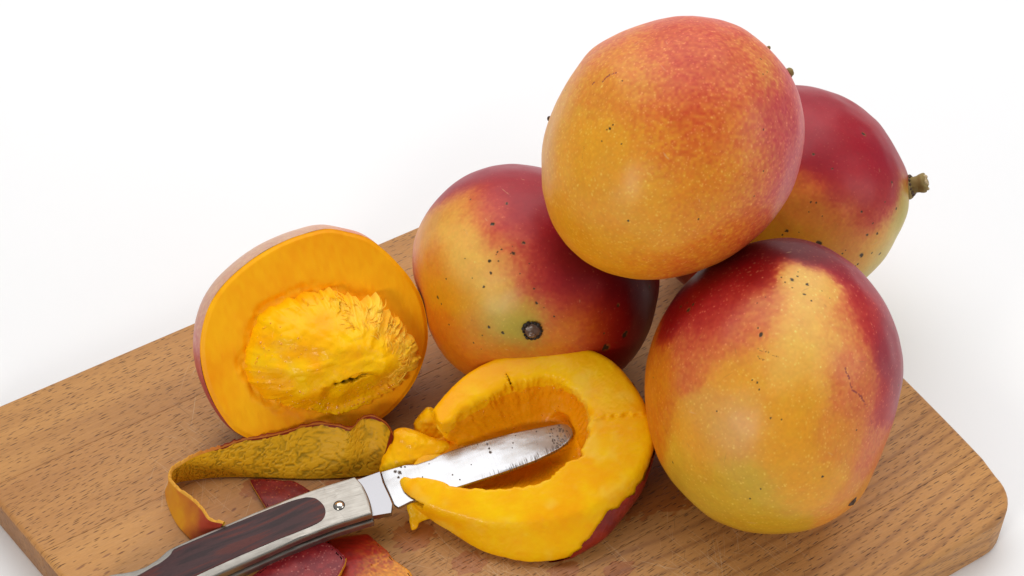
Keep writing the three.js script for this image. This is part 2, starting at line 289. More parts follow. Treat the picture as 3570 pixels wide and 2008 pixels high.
function mango(label, pos, tilt, turn, R, c, seed, dots, spots, o) {
  const g = thing('mango', label, 'mango', pos); if (mango.n) g.name = 'mango_' + String(mango.n).padStart(3, '0'); mango.n = (mango.n || 0) + 1;
  g.rotation.order = 'YXZ'; g.rotation.set(tilt * Math.PI / 180, turn * Math.PI / 180, 0);
  const [map, bumpMap] = skinTexture(seed, dots, spots, 1400, 700, o);
  mesh('skin', fruitGeometry(R, c, seed), mat({ map, bumpMap, bumpScale: 0.00025, roughness: 0.4, ior: 1.4 }), g);
  return g;
}
function lumpy(geo, amount, freq, seed) { const P = geo.attributes.position; for (let i = 0; i < P.count; i++) { const x = P.getX(i) / MM, y = P.getY(i) / MM, z = P.getZ(i) / MM, k = 1 + amount * fbm(x * freq + seed, y * freq, z * freq); P.setXYZ(i, P.getX(i) * k, P.getY(i) * k, P.getZ(i) * k); } geo.computeVertexNormals(); return geo; }

const soft = (R) => R.map((v, k) => 0.66 * v + 0.17 * (R[(k + 1) % R.length] + R[(k + R.length - 1) % R.length]));
const RF = soft([45.5, 47.2, 49.1, 50.7, 53.2, 55.3, 55.8, 54.8, 51.9, 50.8, 49, 48.2, 47.8, 47.6, 48.6, 51.5, 52.8, 54.2, 54.7, 54.6, 54.1, 52, 47.1, 45]);
const RL = soft([49.1, 47.6, 46, 43.6, 42, 41.2, 43, 45.3, 47.9, 49.1, 49.8, 50, 48.4, 45.3, 47.7, 48.9, 48.3, 46.8, 46.1, 47, 49.3, 51.9, 50.6, 49.9]);
const RB = soft(soft([51.2, 52.3, 48.2, 47.9, 46.8, 45.8, 45.1, 44.4, 44, 44.2, 45.1, 47.1, 50, 54.2, 58.5, 57.8, 54.4, 50, 47.6, 47.5, 48.1, 48.9, 49.1, 49.6]));
const RT = soft([46.6, 48.3, 49.9, 50.2, 49.7, 49.5, 47.7, 45.9, 45.9, 46.2, 45, 45.1, 46.6, 48.1, 50.7, 52.4, 51.8, 50.2, 48.2, 46.1, 44.8, 44.8, 45.1, 45.9]);
const wine = [0.25, 0.03, 0.035], umber = [0.12, 0.06, 0.02];
const front = mango('whole mango at the right front of the board, red shoulder round a large yellow patch', [0.0973, 0.0495, 0.0986], -48.4, -12.3, RF, 45.8, 11,
  '-8,96,D -28,88,D 14,91,D 39,81,D2 -52,75,D -66,54,R -83,38,R -40,48,P -30,36,PO -60,36,P -25,68,R 5,67,L 23,68,L 0,44,L 14,56,L 10,25,L 34,44,L 26,36,L 55,60,P 78,45,P2 -63,19,PO -87,3,O -94,-21,O -28,12,Y 24,7,Y 55,21,PO 88,0,P 82,-36,PO 55,-31,YO 11,-25,Y -32,-31,T -48,-52,Y -53,-68,G -4,-73,G -28,-70,G 31,-59,Y 14,-92,TG 64,-71,YO -86,35,R -76,63,D 36,53,LP 44,35,PO 91,18,P2 -14,48,PO -38,27,LP -80,-44,O -95,22,O 69,-3,PO',
  '1,69,0.12 -3,67,0.05 4,72,0.05 11,68,0.08 10,61,0.07 15,58,0.05 4,75,0.04 -6,70,0.04 -13,32,0.11 -16,36,0.05 -14,56,0.03 -19,52,0.03 -12,1,0.07 -10,-4,0.05 -16,2,0.04 1,-20,0.05 8,-20,0.04 -4,-75,0.06 2,-67,0.05 41,-54,0.07 -61,-64,0.06 -76,47,0.10 -69,45,0.13 -66,49,0.08 -71,50,0.05 94,16,0.06 79,56,0.07 67,-23,0.05 -91,-8,0.04 27,63,0.03 21,66,0.03 2,64,0.04 -37,-24,0.05',
  { k: 58, fine: 0.022, speck: 0.14, dot: 0.95, lenticels: 5600, amount: 1.0, scars: [[[[48, 21], [53, 15], [58, 7], [66, 3], [73, -4]], 0.011, wine, 0.8], [[[76, -8], [79, -16], [78, -26]], 0.006, wine, 0.5], [[[-15, 23], [-7, 21], [0, 18]], 0.006, umber, 0.6], [[[-14, 18], [-9, 16]], 0.007, umber, 0.5]] });
const leftM = mango('whole mango behind the cut halves, with a dark round stem scar and black specks', [0.0093, 0.044, 0.0353], -45.6, -1.0, RL, 42.6, 23,
  '-21,93,P2 -39,88,P2 -56,76,P2 -73,63,P2 -8,79,R2 -32,70,R2 -43,60,OR -61,53,YO -78,45,T -89,33,T -94,19,T -98,7,LP -66,34,L -48,36,L -37,47,LP -25,44,P -14,58,R2 -1,60,D2 -1,40,R2 14,24,D -7,25,P -19,29,LP -30,16,L -53,16,L -78,10,YO -88,-9,Yd -71,-15,Yd -56,-27,Yd -39,-8,L -25,-2,L -12,5,LP -1,-1,P 12,-12,R2 36,-1,D 35,-24,R2 60,-12,D 84,-12,D 83,-35,D 70,-52,R 53,-31,R 35,-34,O 24,-38,O 13,-51,O 36,-47,O -24,-26,G -14,-36,K -24,-45,K -6,-20,G 7,-25,LP -42,-50,YO -66,-51,O -80,-46,O -60,-69,O -24,-64,O 46,-52,Rb 63,-63,Rb 85,12,D 52,39,D',
  '-33,39,0.06 -34,39,0.05 -10,26,0.06 -17,16,0.06 -26,19,0.03 -29,17,0.03 -30,15,0.02 -35,10,0.05 -28,10,0.03 -35,1,0.04 -42,-10,0.04 -71,-4,0.03 -81,-20,0.06 -78,-25,0.03 -1,-11,0.03 1,-23,0.05 -36,-41,0.05 -25,-46,0.05 -41,-48,0.03 -48,-54,0.03 -52,59,0.03 -24,58,0.05 15,-32,0.03 52,-43,0.03 69,-44,0.10 63,-22,0.05 90,-8,0.05 54,-54,0.12 -18,22,0.02 -19,16,0.02 -54,12,0.02 -50,-3,0.02 -12,1,0.02 -5,9,0.02 7,-26,0.02 -42,-59,0.02 -69,-41,0.03',
  { k: 46, fine: 0.018, speck: 0.26, lenticels: 3400, amount: 0.6, dot: 0.8, scars: [[[[-70, -40], [-71, -52]], 0.004, umber, 0.5]] });
const back = mango('whole dark red mango at the far right, its short brown stem pointing right', [0.1127, 0.0451, -0.0111], -42.5, -11.5, RB, 41.8, 37,
  '7,92,D2 27,90,D2 47,80,D2 60,69,R2 24,66,R2 39,40,R2 21,32,D2 69,51,D2 82,44,P2 64,30,R2 79,28,P2 91,33,P2 94,20,G 94,7,K 81,8,P 40,8,R2 59,4,P 17,2,OR 45,-10,PO 9,-16,YO 4,-30,Yd 28,-19,YO 48,-26,YO 64,-14,PO 73,-6,P 82,-17,L 74,-38,L 62,-39,YO 91,-29,LG 82,-52,LG 93,-9,LG 36,-33,Yd 16,-67,G -32,-60,G -57,-57,Rb -51,23,D2',
  '7,-30,0.06 4,-34,0.03 34,-36,0.10 69,-41,0.09 71,-24,0.06 78,-22,0.05 54,-42,0.04 84,-38,0.05 77,-38,0.04 68,-49,0.05 66,-51,0.04 79,4,0.03 62,-6,0.04 73,-14,0.03 89,0,0.04 82,20,0.04 59,58,0.08 20,36,0.05 36,25,0.03 22,-4,0.03 26,-4,0.03 22,-12,0.02 33,-14,0.02 17,-30,0.02 56,-39,0.02',
  { k: 46, fine: 0.018, speck: 0.26, lenticels: 3000, amount: 0.5, dot: 0.8, scars: [[[[47, 42], [56, 40], [62, 34], [66, 27]], 0.004, wine, 0.7]] });
const topM = mango('orange and yellow mango resting on top of the pile of whole mangoes', [0.0582, 0.12, 0.0449], -41.4, -6.7, RT, 41, 51,
  '8,96,R3 -13,94,R3 -36,89,PO -53,79,PO -67,67,PO -79,52,YO 23,87,R3 44,84,R3 58,73,PO -12,78,R3 10,71,R4 31,69,R4 46,61,R3 59,59,T 47,44,PO -26,66,OR -41,65,YO 5,47,R3 26,48,R4 41,34,OR 14,24,R4 -8,34,OR -31,39,YO -55,38,YO -71,42,YO -86,29,T -94,4,T -94,-18,T -74,6,Y -50,0,Y -76,-24,Y -32,-13,Y -13,3,OY 9,4,OR 29,13,OR 50,19,OR 62,36,P3 76,37,P3 81,51,P3 91,25,P3 82,10,P3 93,-4,P3 70,-6,PO 48,-8,OY 19,-18,OY -9,-32,Y -36,-33,Y -56,-42,Y -76,-51,Yd -59,-68,Yd -33,-68,Y -7,-61,Y 22,-49,OY 45,-39,OY 66,-29,PO 81,-28,P3 76,-45,PO 61,-54,OR 47,-71,OR 32,-79,OY 17,-90,OR -12,-87,OY -32,-86,Yd 70,-61,R4',
  '57,67,0.05 59,56,0.04 62,58,0.03 70,-12,0.05 64,18,0.04 -25,-51,0.06 25,-53,0.05 -41,47,0.04 -48,11,0.07 -50,10,0.04 -52,1,0.04 -37,0,0.04 61,75,0.04 -46,14,0.04 -88,39,0.04 66,-32,0.04',
  { k: 40, fine: 0.038, lenticels: 8600, amount: 0.95, dot: 1.0, scars: [[[[-57, 46], [-52, 51], [-46, 53]], 0.011, wine, 0.75], [[[-65, 44], [-63, 46]], 0.008, wine, 0.7], [[[-65, -3], [-64, -14]], 0.004, umber, 0.5]] });
{ // stems and stem scars
  const scar = new THREE.Group(); 
  const p = surfacePoint(RL, 42.6, -0.02, -0.45); scar.position.set(...p.map((v) => v * MM)); scar.name = 'stem_scar'; leftM.add(scar);
  scar.lookAt(scar.getWorldPosition(new THREE.Vector3()).add(new THREE.Vector3(-0.03, -0.45, 0.9).applyQuaternion(leftM.quaternion)));
  const ring = []; for (let k = 0; k < 15; k++) { const a = k / 15 * TAU, s = lumpy(new THREE.IcosahedronGeometry((0.75 + 0.25 * PERM[k]) * MM, 2), 0.5, 2, k); s.translate(3.3 * MM * Math.cos(a), 3.3 * MM * Math.sin(a), 0.2 * MM); ring.push(s); }
  mesh('rim', mergeGeometries(ring), black, scar);
  const cup = lumpy(new THREE.SphereGeometry(3.3 * MM, 32, 20), 0.18, 0.9, 4); cup.scale(1, 1, 0.45); mesh('core', cup, mat({ color: new THREE.Color('#5a4030'), roughness: 0.32 }), scar);
  const drop = new THREE.SphereGeometry(1.5 * MM, 20, 14); drop.scale(1.1, 0.8, 0.7); drop.translate(-0.3 * MM, -1.3 * MM, 1.2 * MM); mesh('sap_drop', drop, mat({ color: new THREE.Color('#6d5240'), roughness: 0.12, clearcoat: 0.6 }), scar);
}
{
  const s = new THREE.Group(); s.name = 'stem'; back.add(s);
  const a = new THREE.Vector3(50.5, 10, 3).multiplyScalar(MM), b = new THREE.Vector3(57.5, 12.6, 5).multiplyScalar(MM);
  s.position.copy(a); s.quaternion.setFromUnitVectors(new THREE.Vector3(0, 1, 0), b.clone().sub(a).normalize());
  const prof = [[0.01, -2], [5.2, -1.6], [4.8, 0], [3.8, 0.7], [3.4, 1.5], [3.5, 3.2], [4.0, 4.6], [4.0, 5.8], [3.2, 6.6], [0.01, 6.8]].map(([r, y]) => new THREE.Vector2(r * MM, y * MM));
  mesh('stalk', lumpy(new THREE.LatheGeometry(new THREE.SplineCurve(prof).getPoints(40).map((q) => new THREE.Vector2(Math.max(1e-5, q.x), q.y)), 28), 0.22, 0.5, 2), bark, s);
  const tip = []; const r = rng(3); for (let k = 0; k < 16; k++) { const q = new THREE.IcosahedronGeometry((0.45 + 0.5 * r()) * MM, 1), t = r() * TAU, d = 3.0 * Math.sqrt(r()); q.translate(d * Math.cos(t) * MM, (6.2 + 0.5 * r()) * MM, d * Math.sin(t) * MM); tip.push(q); }
  mesh('broken_end', mergeGeometries(tip), corky, s);
  const col = []; for (let k = 0; k < 13; k++) { const q = new THREE.IcosahedronGeometry((0.6 + 0.4 * r()) * MM, 1), t = k / 13 * TAU; q.translate(3.9 * Math.cos(t) * MM, 0.5 * MM, 3.9 * Math.sin(t) * MM); col.push(q); }
  mesh('collar', mergeGeometries(col), brown, s);
}
for (const [x, y, r, m, name] of [[0.795, 0.605, 1.7, bark, 'stem'], [-0.99, 0.16, 1.0, brown, 'bud'], [0.63, 0.77, 0.7, bark, 'bud']]) {
  const p = surfacePoint(RT, 41, x, y), q = lumpy(new THREE.SphereGeometry(r * MM, 20, 14), 0.5, 0.9, r); q.translate(...p.map((v) => v * MM)); mesh(name, q, m, topM);
}
{ const p = surfacePoint(RF, 45.8, 0.655, -0.70); const q = lumpy(new THREE.SphereGeometry(2.0 * MM, 24, 16), 0.5, 0.8, 5); q.scale(0.6, 1, 0.5); q.rotateZ(-0.5); q.translate(...p.map((v) => v * MM)); mesh('tip_scar', q, brown, front); }

/* ------------------------------------------------------------------ flesh */
const fleshBump = (() => { const S = 512, d = new Uint8Array(S * S * 4); for (let j = 0; j < S; j++) for (let i = 0; i < S; i++) { const v = 128 + 70 * fbm(i * 0.05, j * 0.05, 3) + 40 * noise(i * 0.4, j * 0.14, 6); const k = (j * S + i) * 4; d[k] = d[k + 1] = d[k + 2] = clamp(v, 0, 255); d[k + 3] = 255; } return texture(S, S, d, false); })();
const fleshMat = mat({ vertexColors: true, roughness: 0.42, ior: 1.38, specularIntensity: 0.45, clearcoat: 0.08, clearcoatRoughness: 0.12 });
const fleshDull = mat({ vertexColors: true, roughness: 0.5, ior: 1.38, specularIntensity: 0.6 });
const F1 = lin('#fdae02'), F2 = lin('#f89c00'), F3 = lin('#ffca04'), F4 = lin('#fdd44a');
const juice = mat({ color: new THREE.Color('#f3a40a'), roughness: 0.06, ior: 1.6, clearcoat: 1, clearcoatRoughness: 0.03 });
const mix3 = (a, b, t) => [lerp(a[0], b[0], t), lerp(a[1], b[1], t), lerp(a[2], b[2], t)];

/* ------------------------------------------------------------------ standing half with the stone */
{
  const g = thing('mango_half', 'cut mango half standing on edge, with ragged pulp round the stone facing the camera', 'mango half', [-0.0752, 0.0451, 0.0676]);
  const e = 33 * Math.PI / 180, a = 26 * Math.PI / 180, n = [Math.sin(a) * Math.cos(e), Math.sin(e), Math.cos(a) * Math.cos(e)], r = [Math.cos(a), 0, -Math.sin(a)];
  const u = [n[1] * r[2] - n[2] * r[1], n[2] * r[0] - n[0] * r[2], n[0] * r[1] - n[1] * r[0]];
  basis(g, r, u, n);
  const R = periodic([44.1, 42.7, 41.6, 41.4, 41.5, 40.7, 40.5, 39.1, 38.3, 38.1, 38.6, 39.7, 41.5, 43.3, 44.4, 45.4, 46.1, 46.9, 47.9, 48.8, 47.2, 44.1, 42.5, 42.3, 42.8, 43.9, 45, 45.5, 45.8, 45.9, 45.9, 45]), D = 46;
  const L0 = [6.3, -14.9], LR = periodic([29.4, 28.2, 27.4, 27.3, 27.7, 30.1, 27.8, 26.8, 27.7, 29.6, 30.4, 31.8, 33.7, 35.5, 37.4, 37.9, 37.4, 37.6, 39.2, 36.5, 33.9, 31.3, 28.2, 25.2, 23.1, 22, 21.7, 21.3, 20.5, 19.9, 19.7, 19.8, 20.5, 21.1, 22.4, 25.5, 27.1, 28.3, 29.8, 30.5]);
  const [sm, sb] = skinTexture(71, '-90,40,S -60,70,S -20,90,S 20,90,S -97,5,P3 -94,-25,P2 -80,-55,D2 -40,-90,R2 40,-90,R 90,0,O 80,60,PO 0,0,P2 -30,30,T -40,-30,P 40,40,YO 30,-40,R2', '-80,20,0.05 -60,50,0.04', 1024, 512, { k: 14, fine: 0.03, lenticels: 3000, amount: 0.35 });  // the S points paint the grazing sheen at the upper left into the skin
  const skin = grid(160, 60, (uu, v) => { const th = -uu * TAU, t = Math.pow(v, 0.8), s = Math.sqrt(Math.max(0, 1 - Math.pow(t, 2.2))) * (1 + 0.03 * Math.sin(Math.PI * Math.min(1, t * 1.6))), q = R(th) * s * (1 + 0.006 * fbm(Math.cos(th) * 4, Math.sin(th) * 4, t * 4)); return [q * Math.cos(th), q * Math.sin(th), -t * D - 0.9]; });
  { const U = skin.attributes.uv, P = skin.attributes.position; for (let k = 0; k < U.count; k++) { const q = new THREE.Vector3().fromBufferAttribute(P, k).normalize(); U.setXY(k, ((Math.atan2(-q.z, -q.x) + TAU) % TAU) / TAU, 1 - Math.acos(clamp(q.y, -1, 1)) / Math.PI); } }
  mesh('skin', skin, mat({ map: sm, bumpMap: sb, bumpScale: 0.0002, roughness: 0.38, ior: 1.45 }), g);
  // cut face with a ragged moat round the stone
  const face = grid(300, 90, (uu, v) => {
    const th = uu * TAU, rho = 1 - v, q = R(th) * rho * 0.9995, x = q * Math.cos(th), y = q * Math.sin(th), dx = x - L0[0], dy = y - L0[1], lt = Math.atan2(dy, dx), d = Math.hypot(dx, dy) - LR(lt);
    const moat = (0.35 + 0.65 * smooth(0.2, 0.9, Math.cos(lt - 2.5))) * (1.5 + 1.1 * noise(x * 0.4, y * 0.4, 4)) * Math.exp(-Math.pow((d - 0.5 - 1.2 * noise(x * 0.25, y * 0.25, 2)) / 2.6, 2)) * smooth(0.55, 0.7, Math.cos(lt - 2.6) * 0.5 + 0.8);
    return [x, y, -moat + 0.22 * fbm(x * 0.12, y * 0.12, 1) + 0.07 * noise(x * 0.9, y * 0.25, 7) - 0.9 * smooth(0.955, 1, rho)];
  }, (uu, v, p) => mix3(lin('#ffb60a'), F2, clamp(0.4 + 0.8 * fbm(p[0] * 0.06, p[1] * 0.06, 5) + 0.25 * noise(p[0] * 0.8, p[1] * 0.3, 8))));
  mesh('cut_face', face, fleshDull, g);
  // pulp torn off the stone: a blunt wedge with a ridge low down, fibres running outwards
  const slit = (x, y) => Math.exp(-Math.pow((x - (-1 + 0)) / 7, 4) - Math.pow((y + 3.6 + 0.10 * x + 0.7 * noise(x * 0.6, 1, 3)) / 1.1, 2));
  const pulpAt = (th, rho) => {
    const right = smooth(-0.1, 0.8, Math.cos(th - 0.25));
    const edge = 1 + smooth(0.6, 1, rho) * (0.03 * noise(th * 9, 1, 1) + 0.035 * noise(th * 24, 2, 1) * (0.5 + right)), q = LR(th) * rho * edge, x = q * Math.cos(th), y = q * Math.sin(th);
    const low = smooth(0.15, 0.75, -Math.sin(th));
    let h = 20 * Math.pow(Math.max(0, 1 - Math.pow(rho, lerp(1.9, 2.4, right))), lerp(0.8, 0.62, right));
    h = lerp(h, Math.min(h, 15 - 15 * smooth(0.05, 1, rho) + 2), low * 0.8);
    h += (1 - smooth(0.8, 1.0, rho)) * (2.6 * fbm(x * 0.09, y * 0.09, 3) + 0.6 * fbm(x * 0.24, y * 0.24, 5));
    const warp = 1.6 * noise(x * 0.16, y * 0.16, 2) + 0.6 * noise(x * 0.5, y * 0.5, 6), zone = right * smooth(0.5, 0.85, rho + 0.15 * noise(x * 0.2, y * 0.2, 9)) * (1 - 0.6 * low) + 0.5 * smooth(0.2, 0.9, Math.sin(th)) * smooth(0.75, 0.92, rho);
    const clump = 1 - Math.abs(noise(th * 7 + warp, rho * 2.6 + 0.5 * warp, 11)) * 1.6, thread = noise(th * 26 + 2 * warp, rho * 5, 4);
    h += (1.5 * clump + 0.45 * thread) * zone * (1 - smooth(0.95, 1, rho)) - 0.8 * right * smooth(0.3, 0.6, rho);
    h += 0.1 * noise(x * 0.7, y * 0.7, 2) + 0.9 * Math.max(0, noise(x * 0.16 + 0.3 * y * 0.16, y * 0.3, 21) - 0.15) * (1 - smooth(0.85, 1, rho));
    h -= 5.5 * slit(x, y) + 3.2 * smooth(-3.2, -4.6, y + 0.1 * x + 0.9 * noise(x * 0.3, 1, 5)) * smooth(-15, -9, x) * smooth(22, 15, x) * (1 - smooth(0.7, 1, rho));
    h += 0.12 * noise(x * 1.1, y * 1.1, 8) * low;
    return [x + L0[0], y + L0[1], h - 0.8 - 1.2 * smooth(0.95, 1, rho)];
  };
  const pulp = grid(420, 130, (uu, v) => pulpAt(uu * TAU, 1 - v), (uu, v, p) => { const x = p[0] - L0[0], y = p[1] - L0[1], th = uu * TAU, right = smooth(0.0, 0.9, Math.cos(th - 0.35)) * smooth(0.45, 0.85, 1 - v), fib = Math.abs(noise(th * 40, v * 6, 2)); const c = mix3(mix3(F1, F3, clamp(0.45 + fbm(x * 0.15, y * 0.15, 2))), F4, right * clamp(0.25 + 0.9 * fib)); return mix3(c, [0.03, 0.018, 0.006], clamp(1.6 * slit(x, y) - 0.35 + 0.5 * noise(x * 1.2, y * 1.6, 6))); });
  mesh('pulp', pulp, fleshMat, g);
  // loose fibres along the torn border
  const fib = [], rr = rng(9);
  for (let k = 0; k < 170; k++) {
    const right = rr() < 0.8, th = right ? -0.6 + 2.1 * rr() : 1.2 + 2.6 * rr(), rho = right ? 0.55 + 0.34 * rr() : 0.84 + 0.1 * rr(), q = LR(th) * rho, x = L0[0] + q * Math.cos(th), y = L0[1] + q * Math.sin(th);
    const len = (right ? 2.2 + 3.2 * rr() : 1.2 + 2.2 * rr() * rr()), dir = (right ? 0.5 * th + 0.4 : th) + 1.5 * noise(x * 0.17, y * 0.17, 4) + 0.5 * (rr() - 0.5), lift = pulpAt(th, rho)[2];
    const x1 = x + Math.cos(dir) * len * 0.5, y1 = y + Math.sin(dir) * len * 0.5, x2 = x + Math.cos(dir + 0.3) * len, y2 = y + Math.sin(dir + 0.3) * len, on = (px, py) => { const a = Math.atan2(py - L0[1], px - L0[0]), d = Math.hypot(px - L0[0], py - L0[1]) / LR(a); return d < 1 ? pulpAt(a, d)[2] : 0.2; };
    const p0 = new THREE.Vector3(x - Math.cos(dir) * 1.5, y - Math.sin(dir) * 1.5, lift - 0.5), p1 = new THREE.Vector3(x1, y1, Math.max(on(x1, y1) + 0.25, lift * 0.5)), p2 = new THREE.Vector3(x2, y2, Math.max(on(x2, y2) + 0.1 + 0.4 * rr(), 0.2));
    const c = new THREE.CatmullRomCurve3([p0, p1, p2].map((p) => p.multiplyScalar(MM))), t = new THREE.TubeGeometry(c, 6, 1, 6), P = t.attributes.position, w = (right ? 0.18 + 0.3 * rr() * rr() : 0.25 + 0.35 * rr()) * MM;
    for (let i = 0; i < P.count; i++) { const s = Math.floor(i / 7) / 6, ctr = c.getPointAt(s), m = w * (1 - 0.85 * s * s); P.setXYZ(i, ctr.x + (P.getX(i) - ctr.x) * m, ctr.y + (P.getY(i) - ctr.y) * m, ctr.z + (P.getZ(i) - ctr.z) * m); }
    const cc = mix3(F1, F4, right ? 0.35 + 0.6 * rr() : 0.3 * rr()), C = new Float32Array(P.count * 3); for (let i = 0; i < P.count; i++) C.set(cc, i * 3); t.setAttribute('color', new THREE.BufferAttribute(C, 3)); fib.push(t);
  }
  mesh('fibres', mergeGeometries(fib), fleshMat, g).userData.kind = 'stuff';
  const drops = []; for (let k = 0; k < 120; k++) { const th = 2.2 + 3.4 * rr(), p = pulpAt(th, 0.35 + 0.63 * Math.sqrt(rr())), d = new THREE.IcosahedronGeometry((0.22 + 0.4 * rr() * rr()) * MM, 2); d.scale(1, 1, 0.6); d.translate(p[0] * MM, p[1] * MM, p[2] * MM); drops.push(d); }
  mesh('juice_drops', mergeGeometries(drops), juice, g).userData.kind = 'stuff';
}

/* ------------------------------------------------------------------ the knife's place (used by the hollow half too) */
const KO = new THREE.Vector3(-0.0647, 0.0165, 0.1281), KX = new THREE.Vector3(0.9502, 0.081, -0.3011).normalize(), KN = new THREE.Vector3(-0.0640, 0.9958, 0.0660).normalize(), KY = new THREE.Vector3().crossVectors(KN, KX).normalize(); KN.crossVectors(KX, KY);

/* ------------------------------------------------------------------ hollowed half lying on the board */
{
  const g = thing('mango_half_001', 'peeled and hollowed mango half lying on the board with the knife blade in it', 'mango half', [0.0061, 0.031, 0.1085]);
  const e = 66 * Math.PI / 180, a = -14 * Math.PI / 180, n = [Math.sin(a) * Math.cos(e), Math.sin(e), Math.cos(a) * Math.cos(e)], r = [Math.cos(a), 0, -Math.sin(a)];
  const u = [n[1] * r[2] - n[2] * r[1], n[2] * r[0] - n[0] * r[2], n[0] * r[1] - n[1] * r[0]];
  basis(g, r, u, n); g.updateMatrixWorld();
  const Ro = periodic([44.8, 46.8, 46.9, 46.3, 45.5, 45.1, 44.3, 42.6, 40, 38, 36.7, 35.8, 35.2, 35.3, 35.8, 36.4, 37.2, 38.5, 40.7, 44.5, 48, 51.1, 49, 44.5, 40.3, 37.7, 36, 34.4, 33.8, 33.4, 33.8, 34.4, 35.9, 37.3, 39.6, 42.6]);
  const Ri = periodic([21, 22, 23, 24.2, 25, 25.4, 25.4, 25, 24.4, 23.3, 22.1, 21.2, 21.5, 21.8, 22, 22.8, 24.4, 27.1, 30.1, 34.3, 36.5, 37.7, 35, 30.5, 25.5, 22.3, 20.2, 18.8, 17.9, 17.5, 17.5, 17.3, 17, 17, 17.3, 20.1]);
  const inv = g.matrixWorld.clone().invert(), ko = KO.clone().applyMatrix4(inv).multiplyScalar(1000), tr = (v) => v.clone().transformDirection(inv), kx = tr(KX), ky = tr(KY), kn = tr(KN);
  const Dz = 29, Dc = 23;
  const seg = (x, y, ax, ay, bx, by) => { const t = clamp(((x - ax) * (bx - ax) + (y - ay) * (by - ay)) / ((bx - ax) ** 2 + (by - ay) ** 2)); return [Math.hypot(x - ax - t * (bx - ax), y - ay - t * (by - ay)), t]; };
  const f = (x, y, z) => {
    const th = Math.atan2(y, x), ro = Ro(th), ri = Ri(th) * (1 + 0.03 * noise(th * 7, 1, z * 0.1) + 0.018 * noise(th * 24, 3, z * 0.3)), d = Math.hypot(x, y);
    const zz = Math.min(z, 0), low = Math.pow(clamp(0.5 + 0.5 * Math.cos(th + 1.2)), 4), q = Math.hypot(d / (ro * (1 + 0.52 * low * smooth(0.5, -15, z))), zz / Dz); let b = (q - 1) * Math.min(ro, lerp(ro, Dz, clamp(-zz / Dz)));
    const topz = 0.9 - 1.6 * Math.pow(clamp((d - ri) / (ro - ri), 0, 1.2), 3) + 0.35 * fbm(x * 0.06, y * 0.06, 2);
    const rd = ((y - 13) - (x - 25) * 0.35) / 1.06, ridge = 1.3 * smooth(-0.4, 0.4, rd + 0.9 * noise(x * 0.6, y * 0.6, 3)) * Math.exp(-Math.max(0, rd) / 9) * smooth(17, 26, x) * smooth(47, 38, x);
    b = smax(b, z - topz - ridge + 0.07 * Math.max(0, x * 0.9 + y * 0.4 - 20), 2.8); b = smax(b, 0.3 - (31 + 0.4067 * y + 0.9135 * z), 4);
    const c = (Math.hypot(d / ri, Math.min(z, 0) / Dc) - 1) * Math.min(ri, Dc) - 0.4 * fbm(x * 0.2, y * 0.2, z * 0.25) - 0.35 * noise(th * 26, z * 0.10, 3) * smooth(-16, -3, z);
    b = smax(b, -c, lerp(1.1, 3.0, smooth(-6, 8, y)));
    // place in the knife's axes
    const px = x - ko.x, py = y - ko.y, pz = z - ko.z, l = px * kx.x + py * kx.y + pz * kx.z, w = px * ky.x + py * ky.y + pz * ky.z, h = px * kn.x + py * kn.y + pz * kn.z;
    const wob = 0.6 * noise(x * 0.35, y * 0.35, z * 0.3);
    // the torn gap at the left, through which the blade goes in
    const lip = lerp(3.0, -6.5, clamp((l - 24) / 18)) + wob;
    const gate = Math.max(lip - w, -4.4 - h, l - 50);
    const line = (x + 42) * 0.63 + (y - 5.4) * 0.78 - 1.5 * noise(x * 0.3, y * 0.3, z * 0.3) ; // beyond the broken edge
    const torn = Math.max(line > 0 ? line * 0.9 : line, lip + 7 - w - 2);
    b = smax(b, -Math.max(gate, Math.min(line, w - 14)), 1.0);
    b = smax(b, -Math.max(torn, -9 - z + 1.5 * wob, l - 60), 1.0);
    // room for the blade itself
    b = smax(b, -Math.max(Math.abs(h + 3) - 1.5, Math.abs(w - 1.5) - 11.5, l - 94, 14 - l), 0.5);
    // crack in the upper rim
    const [s1, t1] = seg(x, y, -13.8, 23.1, -10.6, 19), [s2, t2] = seg(x, y, -10.6, 19, -6.5, 12.9), cr = Math.min(s1 - 0.15 - 0.35 * t1, s2 - 0.5 - 0.35 * t2);
    b = smax(b, -Math.max(cr, -5 - z), 0.3);
    return b - 0.06 * fbm(x * 0.25, y * 0.25, z * 0.25) - 0.07 * noise(x * 0.9, y * 0.9, z * 0.9) - 0.05 * noise(x * 1.9, y * 1.9, z * 1.9);
  };
  const S1 = lin('#f7a306');                                       // deeper orange flesh that lay against the stone; also paints in the hollow's shade
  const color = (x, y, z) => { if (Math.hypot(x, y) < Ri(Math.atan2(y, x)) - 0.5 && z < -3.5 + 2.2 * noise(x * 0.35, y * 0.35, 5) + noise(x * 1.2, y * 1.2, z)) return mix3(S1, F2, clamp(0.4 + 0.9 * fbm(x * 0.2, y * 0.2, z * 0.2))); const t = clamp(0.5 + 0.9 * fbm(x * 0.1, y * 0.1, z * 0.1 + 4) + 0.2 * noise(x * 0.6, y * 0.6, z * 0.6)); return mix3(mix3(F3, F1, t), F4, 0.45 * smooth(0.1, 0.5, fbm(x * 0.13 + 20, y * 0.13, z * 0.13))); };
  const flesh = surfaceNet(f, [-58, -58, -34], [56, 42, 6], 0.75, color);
  mesh('flesh', flesh, fleshMat, g);
